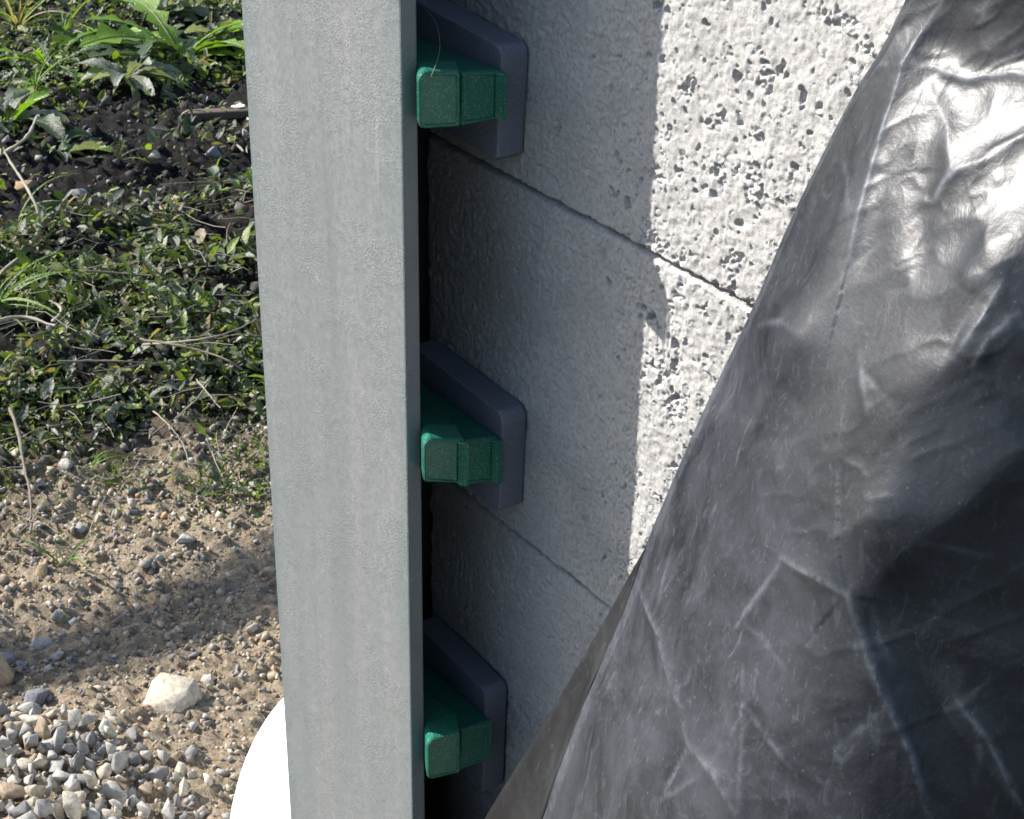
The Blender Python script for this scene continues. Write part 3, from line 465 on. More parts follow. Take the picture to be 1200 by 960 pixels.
far_l = axis(-5.1, -2.2, 0.010, 400); far_l = far_l[far_l < -2.2]
near_r = axis(-2.2, -1.05, 0.0050, 400); near_r = near_r[near_r >= -2.2 - 1e-6]
gx = np.concatenate([far_l, near_r])
gy = axis(-0.55, 2.0, 0.0065, 400)
GX, GY = np.meshgrid(gx, gy)
nx, ny = len(gx), len(gy)
GZ = gz(GX, GY)
q = np.arange(nx * ny).reshape(ny, nx)
gf = np.stack([q[:-1, :-1], q[:-1, 1:], q[1:, 1:], q[1:, :-1]], -1).reshape(-1, 4)
ground = link('ground', mesh_data('ground', np.stack([GX, GY, GZ], -1), gf, M_EARTH, True))
tag(ground, 'pale sandy earth running into dark soil under weeds', kind='structure')
del GX, GY, GZ, q, gf

def ray(px, py):
    v = ROT @ np.array([(px - 600.0), -(py - 480.0), -1980.0])
    return v / np.linalg.norm(v)
def gp(px, py, z=0.0):
    """a spot on the earth, found along the line of sight through photo pixel px, py"""
    r = ray(px, py)
    p = CAM + (z - CAM[2]) / r[2] * r
    for _ in range(4):
        g = float(gz(p[0], p[1])) + z
        p = CAM + (g - CAM[2]) / r[2] * r
    return p
def to_px(P):
    v = (np.asarray(P) - CAM) @ ROT
    return 600 + 1980 * v[..., 0] / -v[..., 2], 480 - 1980 * v[..., 1] / -v[..., 2]

# ------------------------------------------------------------------ concrete panels
PX0, PX1 = -0.822, -0.40        # the part of a panel that shows, finely cast
def panel_height(X, Z, seed):
    """relief of the cast face, metres, negative = pit"""
    xs, zs = X[0], Z[:, 0]
    h = 0.0011 * fbm(X, Z, 9, 3, seed) + 0.0003 * fbm(X, Z, 110, 3, seed + 3) + 0.00022 * vnoise(X * 420, Z * 420, 0, seed + 5)
    # curling flow marks of the wet skin
    swirl = np.sin(9.0 * fbm(X, Z * 0.8, 75, 2, seed + 14)) * np.sin(8.0 * vnoise(X * 120, Z * 120, 0, seed + 17))
    h = h + (0.00055 - 0.00025 * sstep(-0.66, -0.58, X)) * swirl * sstep(-0.3, 0.2, vnoise(X * 24, Z * 24, 0, seed + 19))
    R = np.random.default_rng(seed)
    warp = fbm(X, Z, 300, 2, seed + 8)
    # rough open patches where the skin has pulled away
    rough_side = sstep(-0.66, -0.58, X)
    m = sstep(0.29, 0.44, fbm(X, Z, 80, 2, seed + 11)) * (0.05 + 0.95 * rough_side)
    grain = vnoise(X * 560, Z * 560, 0, seed + 12)
    h = h - m * (0.0006 + 0.0022 * np.clip(grain, -0.7, 1) + 0.0010 * vnoise(X * 1000, Z * 1000, 0, seed + 2))
    h = h + rough_side * (0.00036 * warp + 0.00042 * vnoise(X * 190, Z * 190, 0, seed + 21))
    def window(cx, cz, w):
        j0, j1 = np.searchsorted(xs, (cx - w, cx + w)); i0, i1 = np.searchsorted(zs, (cz - w, cz + w))
        return i0, i1, j0, j1
    for k in range(2300):
        cx = R.uniform(PX0, PX1); cz = R.uniform(zs[0], zs[-1])
        side = float(sstep(-0.66, -0.59, cx))
        if R.random() > 0.30 + 0.55 * side: continue
        r = min(0.0042, 0.00060 * math.exp(R.normal(0, 0.72)) + 0.0003) * (0.75 + 0.25 * side)
        ang = R.uniform(0, math.pi); asp = R.uniform(0.5, 1.0)
        i0, i1, j0, j1 = window(cx, cz, r * 2.6)
        if i1 <= i0 or j1 <= j0: continue
        dx = X[i0:i1, j0:j1] - cx; dz = Z[i0:i1, j0:j1] - cz
        u = dx * math.cos(ang) + dz * math.sin(ang); v = (-dx * math.sin(ang) + dz * math.cos(ang)) / asp
        d = np.sqrt(u * u + v * v) / r + R.uniform(0.3, 2.4) * warp[i0:i1, j0:j1]
        h[i0:i1, j0:j1] -= (1 - sstep(0.50, 1.0, d)) * r * R.uniform(0.6, 1.6)
        h[i0:i1, j0:j1] += np.exp(-((d - 1.25) / 0.22) ** 2) * r * 0.03
    # small shallow ring marks left by bubbles in the form
    for k in range(800):
        cx = R.uniform(PX0, PX1); cz = R.uniform(zs[0], zs[-1]); r = R.uniform(0.0012, 0.004)
        i0, i1, j0, j1 = window(cx, cz, r * 2)
        if i1 <= i0 or j1 <= j0: continue
        a = R.uniform(0, math.pi); asp = R.uniform(0.5, 1)
        dx = X[i0:i1, j0:j1] - cx; dz = Z[i0:i1, j0:j1] - cz
        u = dx * math.cos(a) + dz * math.sin(a); v = (-dx * math.sin(a) + dz * math.cos(a)) / asp
        d = np.sqrt(u * u + v * v) / r + 0.4 * warp[i0:i1, j0:j1]
        h[i0:i1, j0:j1] += np.exp(-((d - 0.8) / 0.16) ** 2) * R.uniform(-0.0009, 0.0006)
    return h

def build_panel(zb, zt, seed, fine):
    tail = PX1 + np.array([0.002, 0.006, 0.015, 0.04, 0.1, 0.3, 0.8, 1.6])
    if fine:
        f = (0.00062, 0.00062, 0.001)[fine - 1]
        shown = np.concatenate([np.arange(PX0, -0.640, 0.00095), np.arange(-0.640, PX1, f)])
        xs = np.concatenate([shown, tail])
        zs = np.arange(zb + 0.0011, zt - 0.0011, f if fine < 3 else 0.00095)
    else:
        xs = np.linspace(PX0, 1.2, 60); zs = np.linspace(zb + 0.0012, zt - 0.0012, 24)
    X, Z = np.meshgrid(xs, zs)
    if fine:
        nf = len(shown)
        h = np.zeros_like(X)
        h[:, :nf] = panel_height(X[:, :nf], Z[:, :nf], seed)
        h[:, nf:] = h[:, nf - 1:nf] * np.linspace(0.8, 0, X.shape[1] - nf)[None, :]
    else:
        h = 0.0011 * fbm(X, Z, 9, 4, seed)
    # chipped arrises along the joints and the end
    rag = 0.0007 + 0.0036 * fbm(X, Z * 0, 110, 4, seed + 31, 0.7) + 0.0022 * np.clip(fbm(X, Z * 0, 18, 2, seed + 33), 0, 1)
    for d in (Z - zb, zt - Z):
        e = np.clip(1 - (d - 0.0012) / np.maximum(rag, 0.0009), 0, 1)
        h = h - 0.0036 * e ** 1.2
    re = 0.006 + 0.005 * fbm(Z * 0, Z, 70, 4, seed + 35)
    e = np.clip(1 - (X - PX0) / np.maximum(re, 0.002), 0, 1)
    h = h - 0.006 * e ** 1.5
    V = np.stack([X, -h, Z], -1).reshape(-1, 3)
    nr, nc = X.shape
    q = np.arange(nr * nc).reshape(nr, nc)
    F = np.stack([q[:-1, :-1], q[:-1, 1:], q[1:, 1:], q[1:, :-1]], -1).reshape(-1, 4)
    ring = np.concatenate([q[0, :], q[1:, -1], q[-1, -2::-1], q[-2:0:-1, 0]])
    B = V[ring].copy(); B[:, 1] = 0.08
    base = len(V)
    k = np.arange(len(ring)); k2 = (k + 1) % len(ring)
    side = np.stack([ring[k2], ring[k], base + k, base + k2], -1)
    tpos = lambda j: base + (nc + nr - 2 if j == nc - 1 else nc + nr - 1 + nc - 2 - j)
    back = np.array([[base + j + 1, base + j, tpos(j), tpos(j + 1)] for j in range(nc - 1)])
    m = mesh_data('concrete_panel', np.concatenate([V, B]), np.concatenate([F, side, back]), M_CON, True)
    o = link('concrete_panel', m)
    return o

JOINT = [1.1915, 0.963, 0.735, 0.5065, 0.278, 0.0495]
labels = ['pitted grey concrete panel, topmost of the wall, its right half in sun',
          'pitted grey concrete panel between the two dark joints, crossed by the shadow edge',
          'shaded grey concrete panel below the lower joint, beside the folded black sheet',
          'grey concrete panel in the fourth course of the wall, under the sheet',
          'grey concrete panel in the fifth course of the wall, near the ground']
for k in range(5):
    o = build_panel(JOINT[k + 1], JOINT[k], 40 + 7 * k, k + 1 if k < 3 else 0)
    tag(o, labels[k], 'concrete panel', 'concrete panels stacked as a wall')

# ------------------------------------------------------------------ steel post
def rounded_box(bm, lo, hi, bev=0.001, seg=2):
    ret = bmesh.ops.create_cube(bm, size=1.0)
    vs_ = ret['verts']
    for v in vs_:
        for a in range(3):
            v.co[a] = lo[a] if v.co[a] < 0 else hi[a]
    es = list({e for v in vs_ for e in v.link_edges})
    if bev > 0:
        bmesh.ops.bevel(bm, geom=es, offset=bev, segments=seg, profile=0.5, affect='EDGES')

FX0, FX1 = -0.892, -0.7118
FY0, FY1 = -0.0805, -0.0708
post = empty('steel_post', ((FX0 + FX1) / 2, 0.0, 0.0))
tag(post, 'upright galvanised steel channel post with broad grey flange, holding the wall end', 'post')
def part_box(name, lo, hi, mat, parent, bev=0.001):
    bm = bmesh.new()
    off = Vector(parent.location) if parent else Vector((0, 0, 0))
    rounded_box(bm, Vector(lo) - off, Vector(hi) - off, bev)
    return from_bm(name, bm, mat, parent, smooth=False)
part_box('front_flange', (FX0, FY0, -0.4), (FX1, FY1, 1.34), M_STEEL, post, 0.0012)
part_box('web', (FX0 + 0.0005, FY1 + 0.0002, -0.4), (FX0 + 0.0085, 0.0818, 1.3395), M_STEEL, post, 0.0005)
part_box('back_flange', (FX0, 0.082, -0.4), (FX1, 0.0917, 1.34), M_STEEL, post, 0.0012)

# ------------------------------------------------------------------ packers and wedges
def pad(x1, zb, zt, tilt, label, thick=0.0173):
    """a slab of rubber between wall and wedges: rounded upper and lower outer corners"""
    x0 = -0.808
    hz = (zt - zb) / 2; L = x1 - x0
    r = 0.007
    prof = [(0, -hz), (L - 0.003, -hz), (L, -hz + 0.003)]
    for a in np.linspace(0, math.pi / 2, 6): prof.append((L - r + r * math.cos(a), hz - r + r * math.sin(a)))
    prof.append((0, hz))
    bm = bmesh.new()
    A = [bm.verts.new((u, -thick / 2, v)) for u, v in prof]
    B = [bm.verts.new((u, thick / 2, v)) for u, v in prof]
    n = len(prof)
    bm.faces.new(A); bm.faces.new(B[::-1])
    for i in range(n): bm.faces.new((A[i], B[i], B[(i + 1) % n], A[(i + 1) % n]))
    bmesh.ops.recalc_face_normals(bm, faces=bm.faces[:])
    es = [e for e in bm.edges if abs(e.verts[0].co.y - e.verts[1].co.y) < 1e-6]
    bmesh.ops.bevel(bm, geom=es, offset=0.0012, segments=2, profile=0.5, affect='EDGES')
    o = from_bm('packer_block', bm, M_PAD)
    o.location = (x0, -thick / 2 - 0.0012, (zb + zt) / 2)
    o.rotation_euler = (0, tilt, 0)
    return tag(o, label, 'packer', 'slate blue packers between post and wall')

pad(-0.7145, 0.986, 1.0505, 0.06, 'slate blue packer block against the topmost panel, behind the upper green wedges')
pad(-0.7080, 0.7640, 0.8325, 0.03, 'slate blue packer block against the middle panel, behind the cracked pair of wedges')
pad(-0.7225, 0.5330, 0.6215, 0.03, 'dark slate blue packer block lowest on the wall, by the folded sheet')

def wedge(x_end, yl, zlb, zlt, yr, zrb, zrt, inner, rib, rnd, label):
    """a moulded wedge lofted from the slot (x=-0.80) out to its end, with a raised edge round the end face"""
    bm = bmesh.new()
    iy0, iy1, izb, izt = inner
    def section(x, YL, ZLB, ZLT, YR, ZRB, ZRT, r, inset=0.0):
        pts = []
        YL += inset; YR -= inset; ZLB += inset; ZRB += inset; ZLT -= inset; ZRT -= inset
        r = max(r - inset, 0.0006)
        for a in np.linspace(math.pi, 1.5 * math.pi, 6): pts.append((YL + r + r * math.cos(a), ZLB + r + r * math.sin(a)))
        pts.append((YR - 0.0008, ZRB)); pts.append((YR, ZRB + 0.0008))
        pts.append((YR, ZRT - 0.0008)); pts.append((YR - 0.0008, ZRT))
        for a in np.linspace(0.5 * math.pi, math.pi, 6): pts.append((YL + r + r * math.cos(a), ZLT - r + r * math.sin(a)))
        return [bm.verts.new((x, y, z)) for y, z in pts]
    s0 = section(-0.802, iy0, izb, izt, iy1, izb, izt, rnd * 0.5)
    s1 = section(-0.7135, iy0, izb * 0.12 + zlb * 0.88, izt * 0.12 + zlt * 0.88, iy1, izb * 0.12 + zrb * 0.88, izt * 0.12 + zrt * 0.88, rnd * 0.8)
    s2 = section(x_end - 0.0020, yl, zlb, zlt, yr, zrb, zrt, rnd)
    s2b = section(x_end - 0.0006, yl, zlb, zlt, yr, zrb, zrt, rnd, 0.0005)
    s3 = section(x_end, yl, zlb, zlt, yr, zrb, zrt, rnd, 0.0014)
    s4 = section(x_end, yl, zlb, zlt, yr, zrb, zrt, rnd, 0.0019)
    s5 = section(x_end - 0.0010, yl, zlb, zlt, yr, zrb, zrt, rnd, 0.0026)
    rings = [s0, s1, s2, s2b, s3, s4, s5]
    n = len(s0)
    bm.faces.new(s0[::-1])
    for a, b in zip(rings[:-1], rings[1:]):
        for i in range(n): bm.faces.new((a[i], a[(i + 1) % n], b[(i + 1) % n], b[i]))
    bm.faces.new(s5)
    o = from_bm('plastic_wedge', bm, M_GREEN)
    if rib:
        b2 = bmesh.new()
        rounded_box(b2, (x_end - 0.0008, yr - rib, zrb + 0.0004), (x_end + 0.0042, yr - 0.0003, zrt - 0.0004), 0.0009, 2)
        # lean the inner side of the rib
        for v in b2.verts:
            if v.co.y < yr - rib * 0.5 and v.co.x > x_end + 0.002: v.co.y += rib * 0.45
        from_bm('end_rib', b2, M_GREEN, o)
    return tag(o, label, 'wedge', 'green wedges between post and packers')

G = ((-0.0704, -0.0462), (-0.0458, -0.0190))
wedge(-0.694, -0.0812, 1.0165, 1.0468, -0.0562, 1.0142, 1.0438, (*G[0], 1.004, 1.030), 0.0, 0.0055,
      'green plastic wedge with rounded corners beside the post flange, upper pair of the wall')
wedge(-0.7095, -0.0458, 1.008, 1.0373, -0.0192, 1.0075, 1.0338, (*G[1], 1.004, 1.030), 0.0055, 0.001,
      'squarer green plastic wedge against the packer, upper pair of the wall')
wedge(-0.694, -0.0800, 0.8085, 0.8372, -0.0525, 0.8008, 0.8300, (*G[0], 0.788, 0.816), 0.0050, 0.0050,
      'green plastic wedge with a bright upper corner, middle pair, beside the flange')
wedge(-0.7085, -0.0428, 0.7885, 0.8190, -0.0190, 0.7845, 0.8140, (*G[1], 0.784, 0.812), 0.0058, 0.001,
      'green plastic wedge right of the crack in the middle pair, against the packer')
wedge(-0.694, -0.0792, 0.5925, 0.6245, -0.0553, 0.5890, 0.6212, (*G[0], 0.575, 0.603), 0.0, 0.0050,
      'green plastic wedge beside the flange, lowest pair of the wall')
wedge(-0.7120, -0.0440, 0.5728, 0.6055, -0.0215, 0.5700, 0.6020, (*G[1], 0.566, 0.596), 0.0, 0.001,
      'dark green plastic wedge set back in the lowest pair, against the packer')
# ------------------------------------------------------------------ black sheet
TP = np.array([[[float(v) / 10000 for v in p.split(',')] for p in row.split(';')] for row in TARP_POINTS.split('\n')])
def upsample(A, k):
    """cubic interpolation along axis 0"""
    n = A.shape[0]
    t = np.linspace(0, n - 1, (n - 1) * k + 1)
    i = np.minimum(np.floor(t).astype(int), n - 2); f = (t - i).reshape((-1,) + (1,) * (A.ndim - 1))
    p0, p1, p2, p3 = A[np.maximum(i - 1, 0)], A[i], A[i + 1], A[np.minimum(i + 2, n - 1)]
    return 0.5 * (2 * p1 + (p2 - p0) * f + (2 * p0 - 5 * p1 + 4 * p2 - p3) * f * f + (3 * p1 - p0 - 3 * p2 + p3) * f ** 3)
KU, KV = 8, 7
S = upsample(TP, KU)
S = np.swapaxes(upsample(np.swapaxes(S, 0, 1), KV), 0, 1)
def grid_normals(S):
    du = np.gradient(S, axis=1); dv = np.gradient(S, axis=0)
    n = np.cross(dv, du)
    n /= np.maximum(np.linalg.norm(n, axis=-1, keepdims=True), 1e-9)
    s = np.sign((n * (CAM - S)).sum(-1).mean())
    return n * s
NS = grid_normals(S)
def at_rc(r, c):
    i = min(int(round(r * KU)), S.shape[0] - 1); j = min(int(round(c * KV)), S.shape[1] - 1)
    return S[i, j]
def near_line(pts):
    """distance of every grid point to a polyline given in (row, column) of the sheet, its side and the run along it"""
    P = [at_rc(*p) for p in pts]
    best = np.full(S.shape[:2], 9.0); side = np.zeros(S.shape[:2]); run = np.zeros(S.shape[:2])
    tot = sum(np.linalg.norm(b - a) for a, b in zip(P[:-1], P[1:])); acc = 0
    for a, b in zip(P[:-1], P[1:]):
        ab = b - a; L = np.linalg.norm(ab)
        t = np.clip(((S - a) @ ab) / (L * L), 0, 1)
        v = S - (a + t[..., None] * ab)
        d = np.linalg.norm(v, axis=-1)
        sd = np.sign((np.cross(ab, v) * NS).sum(-1))
        m = d < best
        best[m] = d[m]; side[m] = sd[m]; run[m] = ((acc + t * L) / tot)[m]
        acc += L
    return best, side, run
creases = [
    ([(2.0, 6.01), (3.67, 4.9), (5.25, 4.76), (6.58, 5.67), (8.25, 6.13), (13.04, 7.19), (14.71, 7.31)], 0.0035, 0.006, 0.02, 'ridge'),
    ([(5.25, 4.76), (5.42, 8.61), (5.96, 13.39), (5.67, 18.34), (6.17, 25.85)], 0.0028, 0.008, 0.014, 'ridge'),
    ([(5.54, 6.13), (7.42, 8.68), (11.58, 10.15), (15.33, 10.77)], 0.0015, 0.01, 0.012, 'soft'),
    ([(6.17, 8.48), (8.25, 12.73), (10.33, 14.52), (11.92, 13.74)], 0.0018, 0.008, 0.012, 'ridge'),
    ([(11.92, 13.4), (10.33, 15.4), (9.92, 18.28), (8.25, 22.63)], 0.0018, 0.008, 0.012, 'ridge'),
    ([(15.33, 13.45), (12.92, 12.8), (12.0, 13.12)], -0.001, 0.006, 0.006, 'soft'),
    ([(16.17, 17.97), (14.08, 19.95), (12.83, 23.61)], 0.0015, 0.008, 0.012, 'soft'),
    ([(15.75, 4.16), (13.25, 5.55), (9.5, 4.97)], 0.001, 0.006, 0.01, 'soft'),
    ([(12.0, 5.85), (15.33, 6.55), (19.5, 5.98)], 0.001, 0.01, 0.012, 'soft'),
    ([(30.75, 0.63), (33.04, 3.04), (36.58, 5.98), (38.17, 6.88)], 0.0022, 0.004, 0.007, 'ridge'),
    ([(38.33, 6.94), (39.71, 9.09), (42.0, 11.13)], 0.002, 0.004, 0.006, 'ridge'),
    ([(38.33, 6.94), (39.5, 6.57), (40.75, 6.38)], -0.0022, 0.005, 0.005, 'ridge'),
    ([(30.83, 14.54), (30.0, 12.07), (29.29, 9.58)], 0.003, 0.004, 0.01, 'ridge'),
    ([(29.29, 9.86), (30.75, 8.92), (32.83, 7.53)], 0.0018, 0.004, 0.008, 'ridge'),
    ([(30.83, 14.54), (34.92, 17.32), (38.67, 20.13), (42.42, 21.89)], 0.005, 0.006, 0.022, 'ridge'),
    ([(22.83, 25.62), (26.38, 21.02), (28.67, 17.44), (30.83, 14.54)], 0.004, 0.01, 0.022, 'soft'),
    ([(36.17, 22.23), (37.83, 24.49), (41.58, 26.79)], 0.004, 0.008, 0.012, 'ridge'),
    ([(32.0, 19.8), (33.67, 23.39), (34.92, 27.77)], 0.0018, 0.01, 0.012, 'soft'),
    ([(34.5, 8.89), (37.42, 10.03), (41.58, 11.03)], 0.0012, 0.003, 0.003, 'ridge'),
    ([(18.67, 2.6), (22.0, 3.61), (27.0, 3.39)], 0.0012, 0.008, 0.014, 'soft'),
    ([(28.67, 1.88), (32.0, 2.21)], 0.0015, 0.004, 0.006, 'ridge'),
    ([(36.58, 10.06), (38.67, 12.46), (39.5, 13.42)], 0.0012, 0.003, 0.005, 'ridge'),
    ([(15.75, 21.61), (17.83, 20.01), (19.5, 18.45)], 0.0018, 0.004, 0.006, 'ridge'),
    ([(17.42, 23.15), (18.67, 20.98), (19.92, 19.97)], 0.0018, 0.004, 0.006, 'ridge')]
disp = np.zeros(S.shape[:2]); wear = np.zeros(S.shape[:2])
RC = np.random.default_rng(77)
for k in range(34):                                  # short straight creases and crow's feet
    r0, c0 = RC.uniform(1, 46), RC.uniform(0.5, 31)
    ang = RC.choice([0.5, 1.2, 1.9]) + RC.normal(0, 0.35); ln = RC.uniform(1.0, 4.5)
    r1 = float(np.clip(r0 + ln * math.sin(ang), 0, 47)); c1 = float(np.clip(c0 + ln * 1.3 * math.cos(ang), 0, 33))
    w_ = RC.uniform(0.0016, 0.0045)
    creases.append(([(r0, c0), ((r0 + r1) / 2 + RC.normal(0, 0.2), (c0 + c1) / 2 + RC.normal(0, 0.2)), (r1, c1)], RC.choice([-1, 1]) * w_ * RC.uniform(0.08, 0.22), w_, w_ * RC.uniform(1, 2.5), 'ridge'))
for pts, amp, w_a, w_b, kind in creases:
    d, sd, run = near_line(pts)
    fade = np.sin(np.clip(run * 0.92 + 0.04, 0, 1) * math.pi) ** 0.5
    w = np.where(sd > 0, w_a, w_b)
    if kind == 'ridge': wear += np.clip(fade * np.exp(-(d / 0.0013) ** 2) * min(1.0, 0.25 + 300 * abs(amp)), 0, 1)
    if kind == 'ridge':
        disp += amp * fade * np.exp(-(d / w))
    elif kind == 'soft':
        disp += amp * fade * np.exp(-(d / w) ** 2)
    else:                                           # a step: one side stands proud
        disp += amp * fade * np.where(sd > 0, np.exp(-(d / w_a) ** 1.2), 0.0)
SX, SY, SZ = S[..., 0], S[..., 1], S[..., 2]
ang = SX * 0.75 + SZ * 0.66
prp = -SX * 0.66 + SZ * 0.75
disp += 0.0007 * fbm(ang * 1.0, prp * 2.0, 8, 3, 61)
rg = 1 - np.abs(fbm(ang, prp * 2.2, 26, 3, 64)) * 3.2
disp += 0.0003 * np.clip(rg, 0, 1) ** 2
upper = sstep(1.02, 1.10, SZ)
disp += upper * 0.0004 * (1 - np.abs(vnoise(ang * 34, prp * 60, 0, 70)) * 2)
wear[:, :4] += 0.35
edgefade = np.clip(np.arange(S.shape[1]) / 9.0, 0, 1)[None, :]
S = S + NS * (disp * (0.25 + 0.75 * edgefade))[..., None]
# carry it over the wall top, on to the right and down to the earth
top = [S[0] * [1, 0, 0] + np.stack([np.zeros(S.shape[1]), np.full(S.shape[1], y), np.full(S.shape[1], z)], -1)
       for y, z in ((0.10, 0.95), (0.094, 1.10), (0.088, 1.197), (0.04, 1.2005), (-0.006, 1.1995), (-0.022, 1.186))]
S = np.concatenate([np.array(top), S], 0)
low = []
for k, z in enumerate(np.linspace(1, 0, 14)[1:]):
    r = S[-1].copy() if not low else low[-1].copy()
    r0 = S[-1]
    zz = 0.004 + (r0[:, 2] - 0.004) * z
    f = 1 - z
    out = np.stack([r0[:, 0] - 0.05 * f, r0[:, 1] - 0.10 * f + 0.012 * np.sin(r0[:, 0] * 60 + 5 * f) * f, zz], -1)
    low.append(out)
low[-1][:, 2] = gz(low[-1][:, 0], low[-1][:, 1]) + 0.004
S = np.concatenate([S, np.array(low)], 0)
right = []
e = S[:, -1]
for f in np.linspace(0, 1, 14)[1:]:
    p = e.copy()
    p[:, 0] += 0.95 * f
    on_top = e[:, 1] > -0.03
    p[:, 1] = np.where(on_top, e[:, 1], e[:, 1] * (1 - f) + (-0.03) * f + 0.02 * np.sin(f * 17 + e[:, 2] * 3))
    right.append(p)
S = np.concatenate([S, np.swapaxes(np.array(right), 0, 1)], 1)
nr, nc = S.shape[:2]
q = np.arange(nr * nc).reshape(nr, nc)
TF = np.stack([q[:-1, :-1], q[1:, :-1], q[1:, 1:], q[:-1, 1:]], -1).reshape(-1, 4)
W = np.zeros(S.shape[:2]); W[6:6 + wear.shape[0], :wear.shape[1]] = wear.clip(0, 1) * 0.75
tm = mesh_data('plastic_sheet', S, TF, M_TARP, True)
point_colors(tm, np.repeat(W.reshape(-1, 1), 3, 1))
tarp = link('plastic_sheet', tm)
so = tarp.modifiers.new('thickness', 'SOLIDIFY'); so.thickness = 0.0004; so.offset = -1
tag(tarp, 'crumpled black plastic sheet draped over the wall, shiny at the top and dusty below', 'plastic sheet')

# the turned-back hem: runs from the front edge back towards the wall
hem_front = [[-0.4854, -0.0907, 0.8907], [-0.4861, -0.0925, 0.8832], [-0.4876, -0.1004, 0.8547], [-0.4978, -0.1095, 0.8083], [-0.5089, -0.1192, 0.7513], [-0.5125, -0.123, 0.7271], [-0.5458, -0.1187, 0.6373], [-0.5758, -0.16870000000000002, 0.3], [-0.5958, -0.2087, 0.01]]
hem_back = [[-0.509, -0.0687, 0.874], [-0.511, -0.0705, 0.8645], [-0.5241, -0.0784, 0.8247], [-0.5505, -0.0875, 0.7571], [-0.573, -0.0972, 0.7007], [-0.5969, -0.101, 0.6492], [-0.664, -0.0967, 0.5131], [-0.6940000000000001, -0.1367, 0.3], [-0.7140000000000001, -0.16670000000000001, 0.01]]
hr = np.array(hem_front); hb = np.array(hem_back)
t = np.linspace(0, len(hr) - 1, 70)
hf = np.stack([np.interp(t, range(len(hr)), hr[:, a]) for a in range(3)], -1)
hk = np.stack([np.interp(t, range(len(hb)), hb[:, a]) for a in range(3)], -1)
w = np.linspace(0, 1, 12)
HS = hf[:, None] * (1 - w[None, :, None]) + hk[:, None] * w[None, :, None]
HS[..., 1] += 0.006 * np.sin(w * math.pi)[None, :] + 0.0012 * fbm(HS[..., 2], w[None, :] * np.ones((70, 1)) * 0.1, 40, 3, 80)
q = np.arange(70 * 12).reshape(70, 12)
hem = link('turned_back_hem', mesh_data('turned_back_hem', HS, np.stack([q[:-1, :-1], q[1:, :-1], q[1:, 1:], q[:-1, 1:]], -1).reshape(-1, 4), M_HEM, True), tarp)
so = hem.modifiers.new('thickness', 'SOLIDIFY'); so.thickness = 0.0004; so.offset = 0
hem['label'] = 'narrow turned back hem of the sheet, dusty with shade painted in'

# ------------------------------------------------------------------ upturned white bucket
def lathe(name, prof, seg, mat, parent=None, smooth=True):
    th = np.linspace(0, 2 * math.pi, seg, endpoint=False)
    V = [(r * math.cos(a), r * math.sin(a), z) for r, z in prof for a in th]
    F = []
    for i in range(len(prof) - 1):
        for j in range(seg):
            a = i * seg + j; b = i * seg + (j + 1) % seg
            F.append((a, b, b + seg, a + seg))
    return link(name, mesh_data(name, V, F, mat, smooth), parent)
bx, by = -1.099, 0.133
bz = float(gz(bx, by)) - 0.004
bucket = empty('bucket', (bx, by, bz))
tag(bucket, 'white plastic bucket standing upside down behind the foot of the steel post', 'bucket')
R_, H_, n_ = 0.174, 0.313, 2.95
prof = [(R_ * math.cos(a) ** (2 / n_) * (1 - 0.04 * (math.sin(a))), H_ * math.sin(a) ** (2 / n_)) for a in np.linspace(0.02, math.pi / 2 - 0.001, 44)]
lathe('bucket_wall', prof + [(0.0005, H_)], 96, M_WHITE, bucket)
lathe('bucket_rim', [(R_ - 0.004, 0.03), (R_ + 0.006, 0.029), (R_ + 0.008, 0.022), (R_ + 0.008, 0.004), (R_ + 0.004, 0.0), (R_ - 0.006, 0.0)], 96, M_WHITE, bucket)
lathe('foot_ring', [(0.085, H_ - 0.004), (0.085, H_ + 0.004), (0.078, H_ + 0.004), (0.078, H_ - 0.004)], 96, M_WHITE, bucket)

# ------------------------------------------------------------------ stones
def rock_verts(seed, n=11, bevel=0.05):
    """an angular broken stone: the hull of a few points, its edges a little worn"""
    R = np.random.default_rng(seed)
    bm = bmesh.new()
    P = R.normal(size=(n, 3)); P /= np.linalg.norm(P, axis=1, keepdims=True)
    P *= R.uniform(0.78, 1.05, (n, 1)) * R.uniform(0.85, 1.12, 3)
    for p in P: bm.verts.new(p)
    r = bmesh.ops.convex_hull(bm, input=bm.verts[:])
    bmesh.ops.delete(bm, geom=[g for g in r['geom_interior'] if isinstance(g, bmesh.types.BMVert)], context='VERTS')
    if bevel:
        bmesh.ops.bevel(bm, geom=bm.edges[:], offset=bevel, segments=1, profile=0.5, affect='EDGES', clamp_overlap=True)
    bmesh.ops.triangulate(bm, faces=bm.faces[:])
    bm.verts.index_update()
    V = np.array([v.co[:] for v in bm.verts]); F = np.array([[v.index for v in f.verts] for f in bm.faces])
    bm.free()
    return V, F

ROCKS = [rock_verts(100 + i) for i in range(14)] + [rock_verts(931, 26, 0.06)]
rock_meshes = {}
def rock_mesh(i, mat):
    if (i, mat.name) not in rock_meshes:
        V, F = ROCKS[i]
        rock_meshes[(i, mat.name)] = mesh_data('stone', V, F, mat, False)
    return rock_meshes[(i, mat.name)]

def stone(name, px, py, wpx, asp, mat, label, cat='stone', group=None, var=0, sink=0.45, rz=None):
    """a stone whose middle is seen at px, py and which is wpx pixels wide"""
    p = gp(px, py)
    d = np.linalg.norm(p - CAM)
    r = wpx * d / 1980 / 2
    R = np.random.default_rng(int(px * 31 + py * 7))
    o = link(name, rock_mesh(var, mat), None, (p[0], p[1], p[2] + r * asp * (1 - sink) * 0.6), (0, 0, R.uniform(0, 6.28) if rz is None else rz),
             (r, r * R.uniform(0.75, 1.0), r * asp))
    return tag(o, label, cat, group)

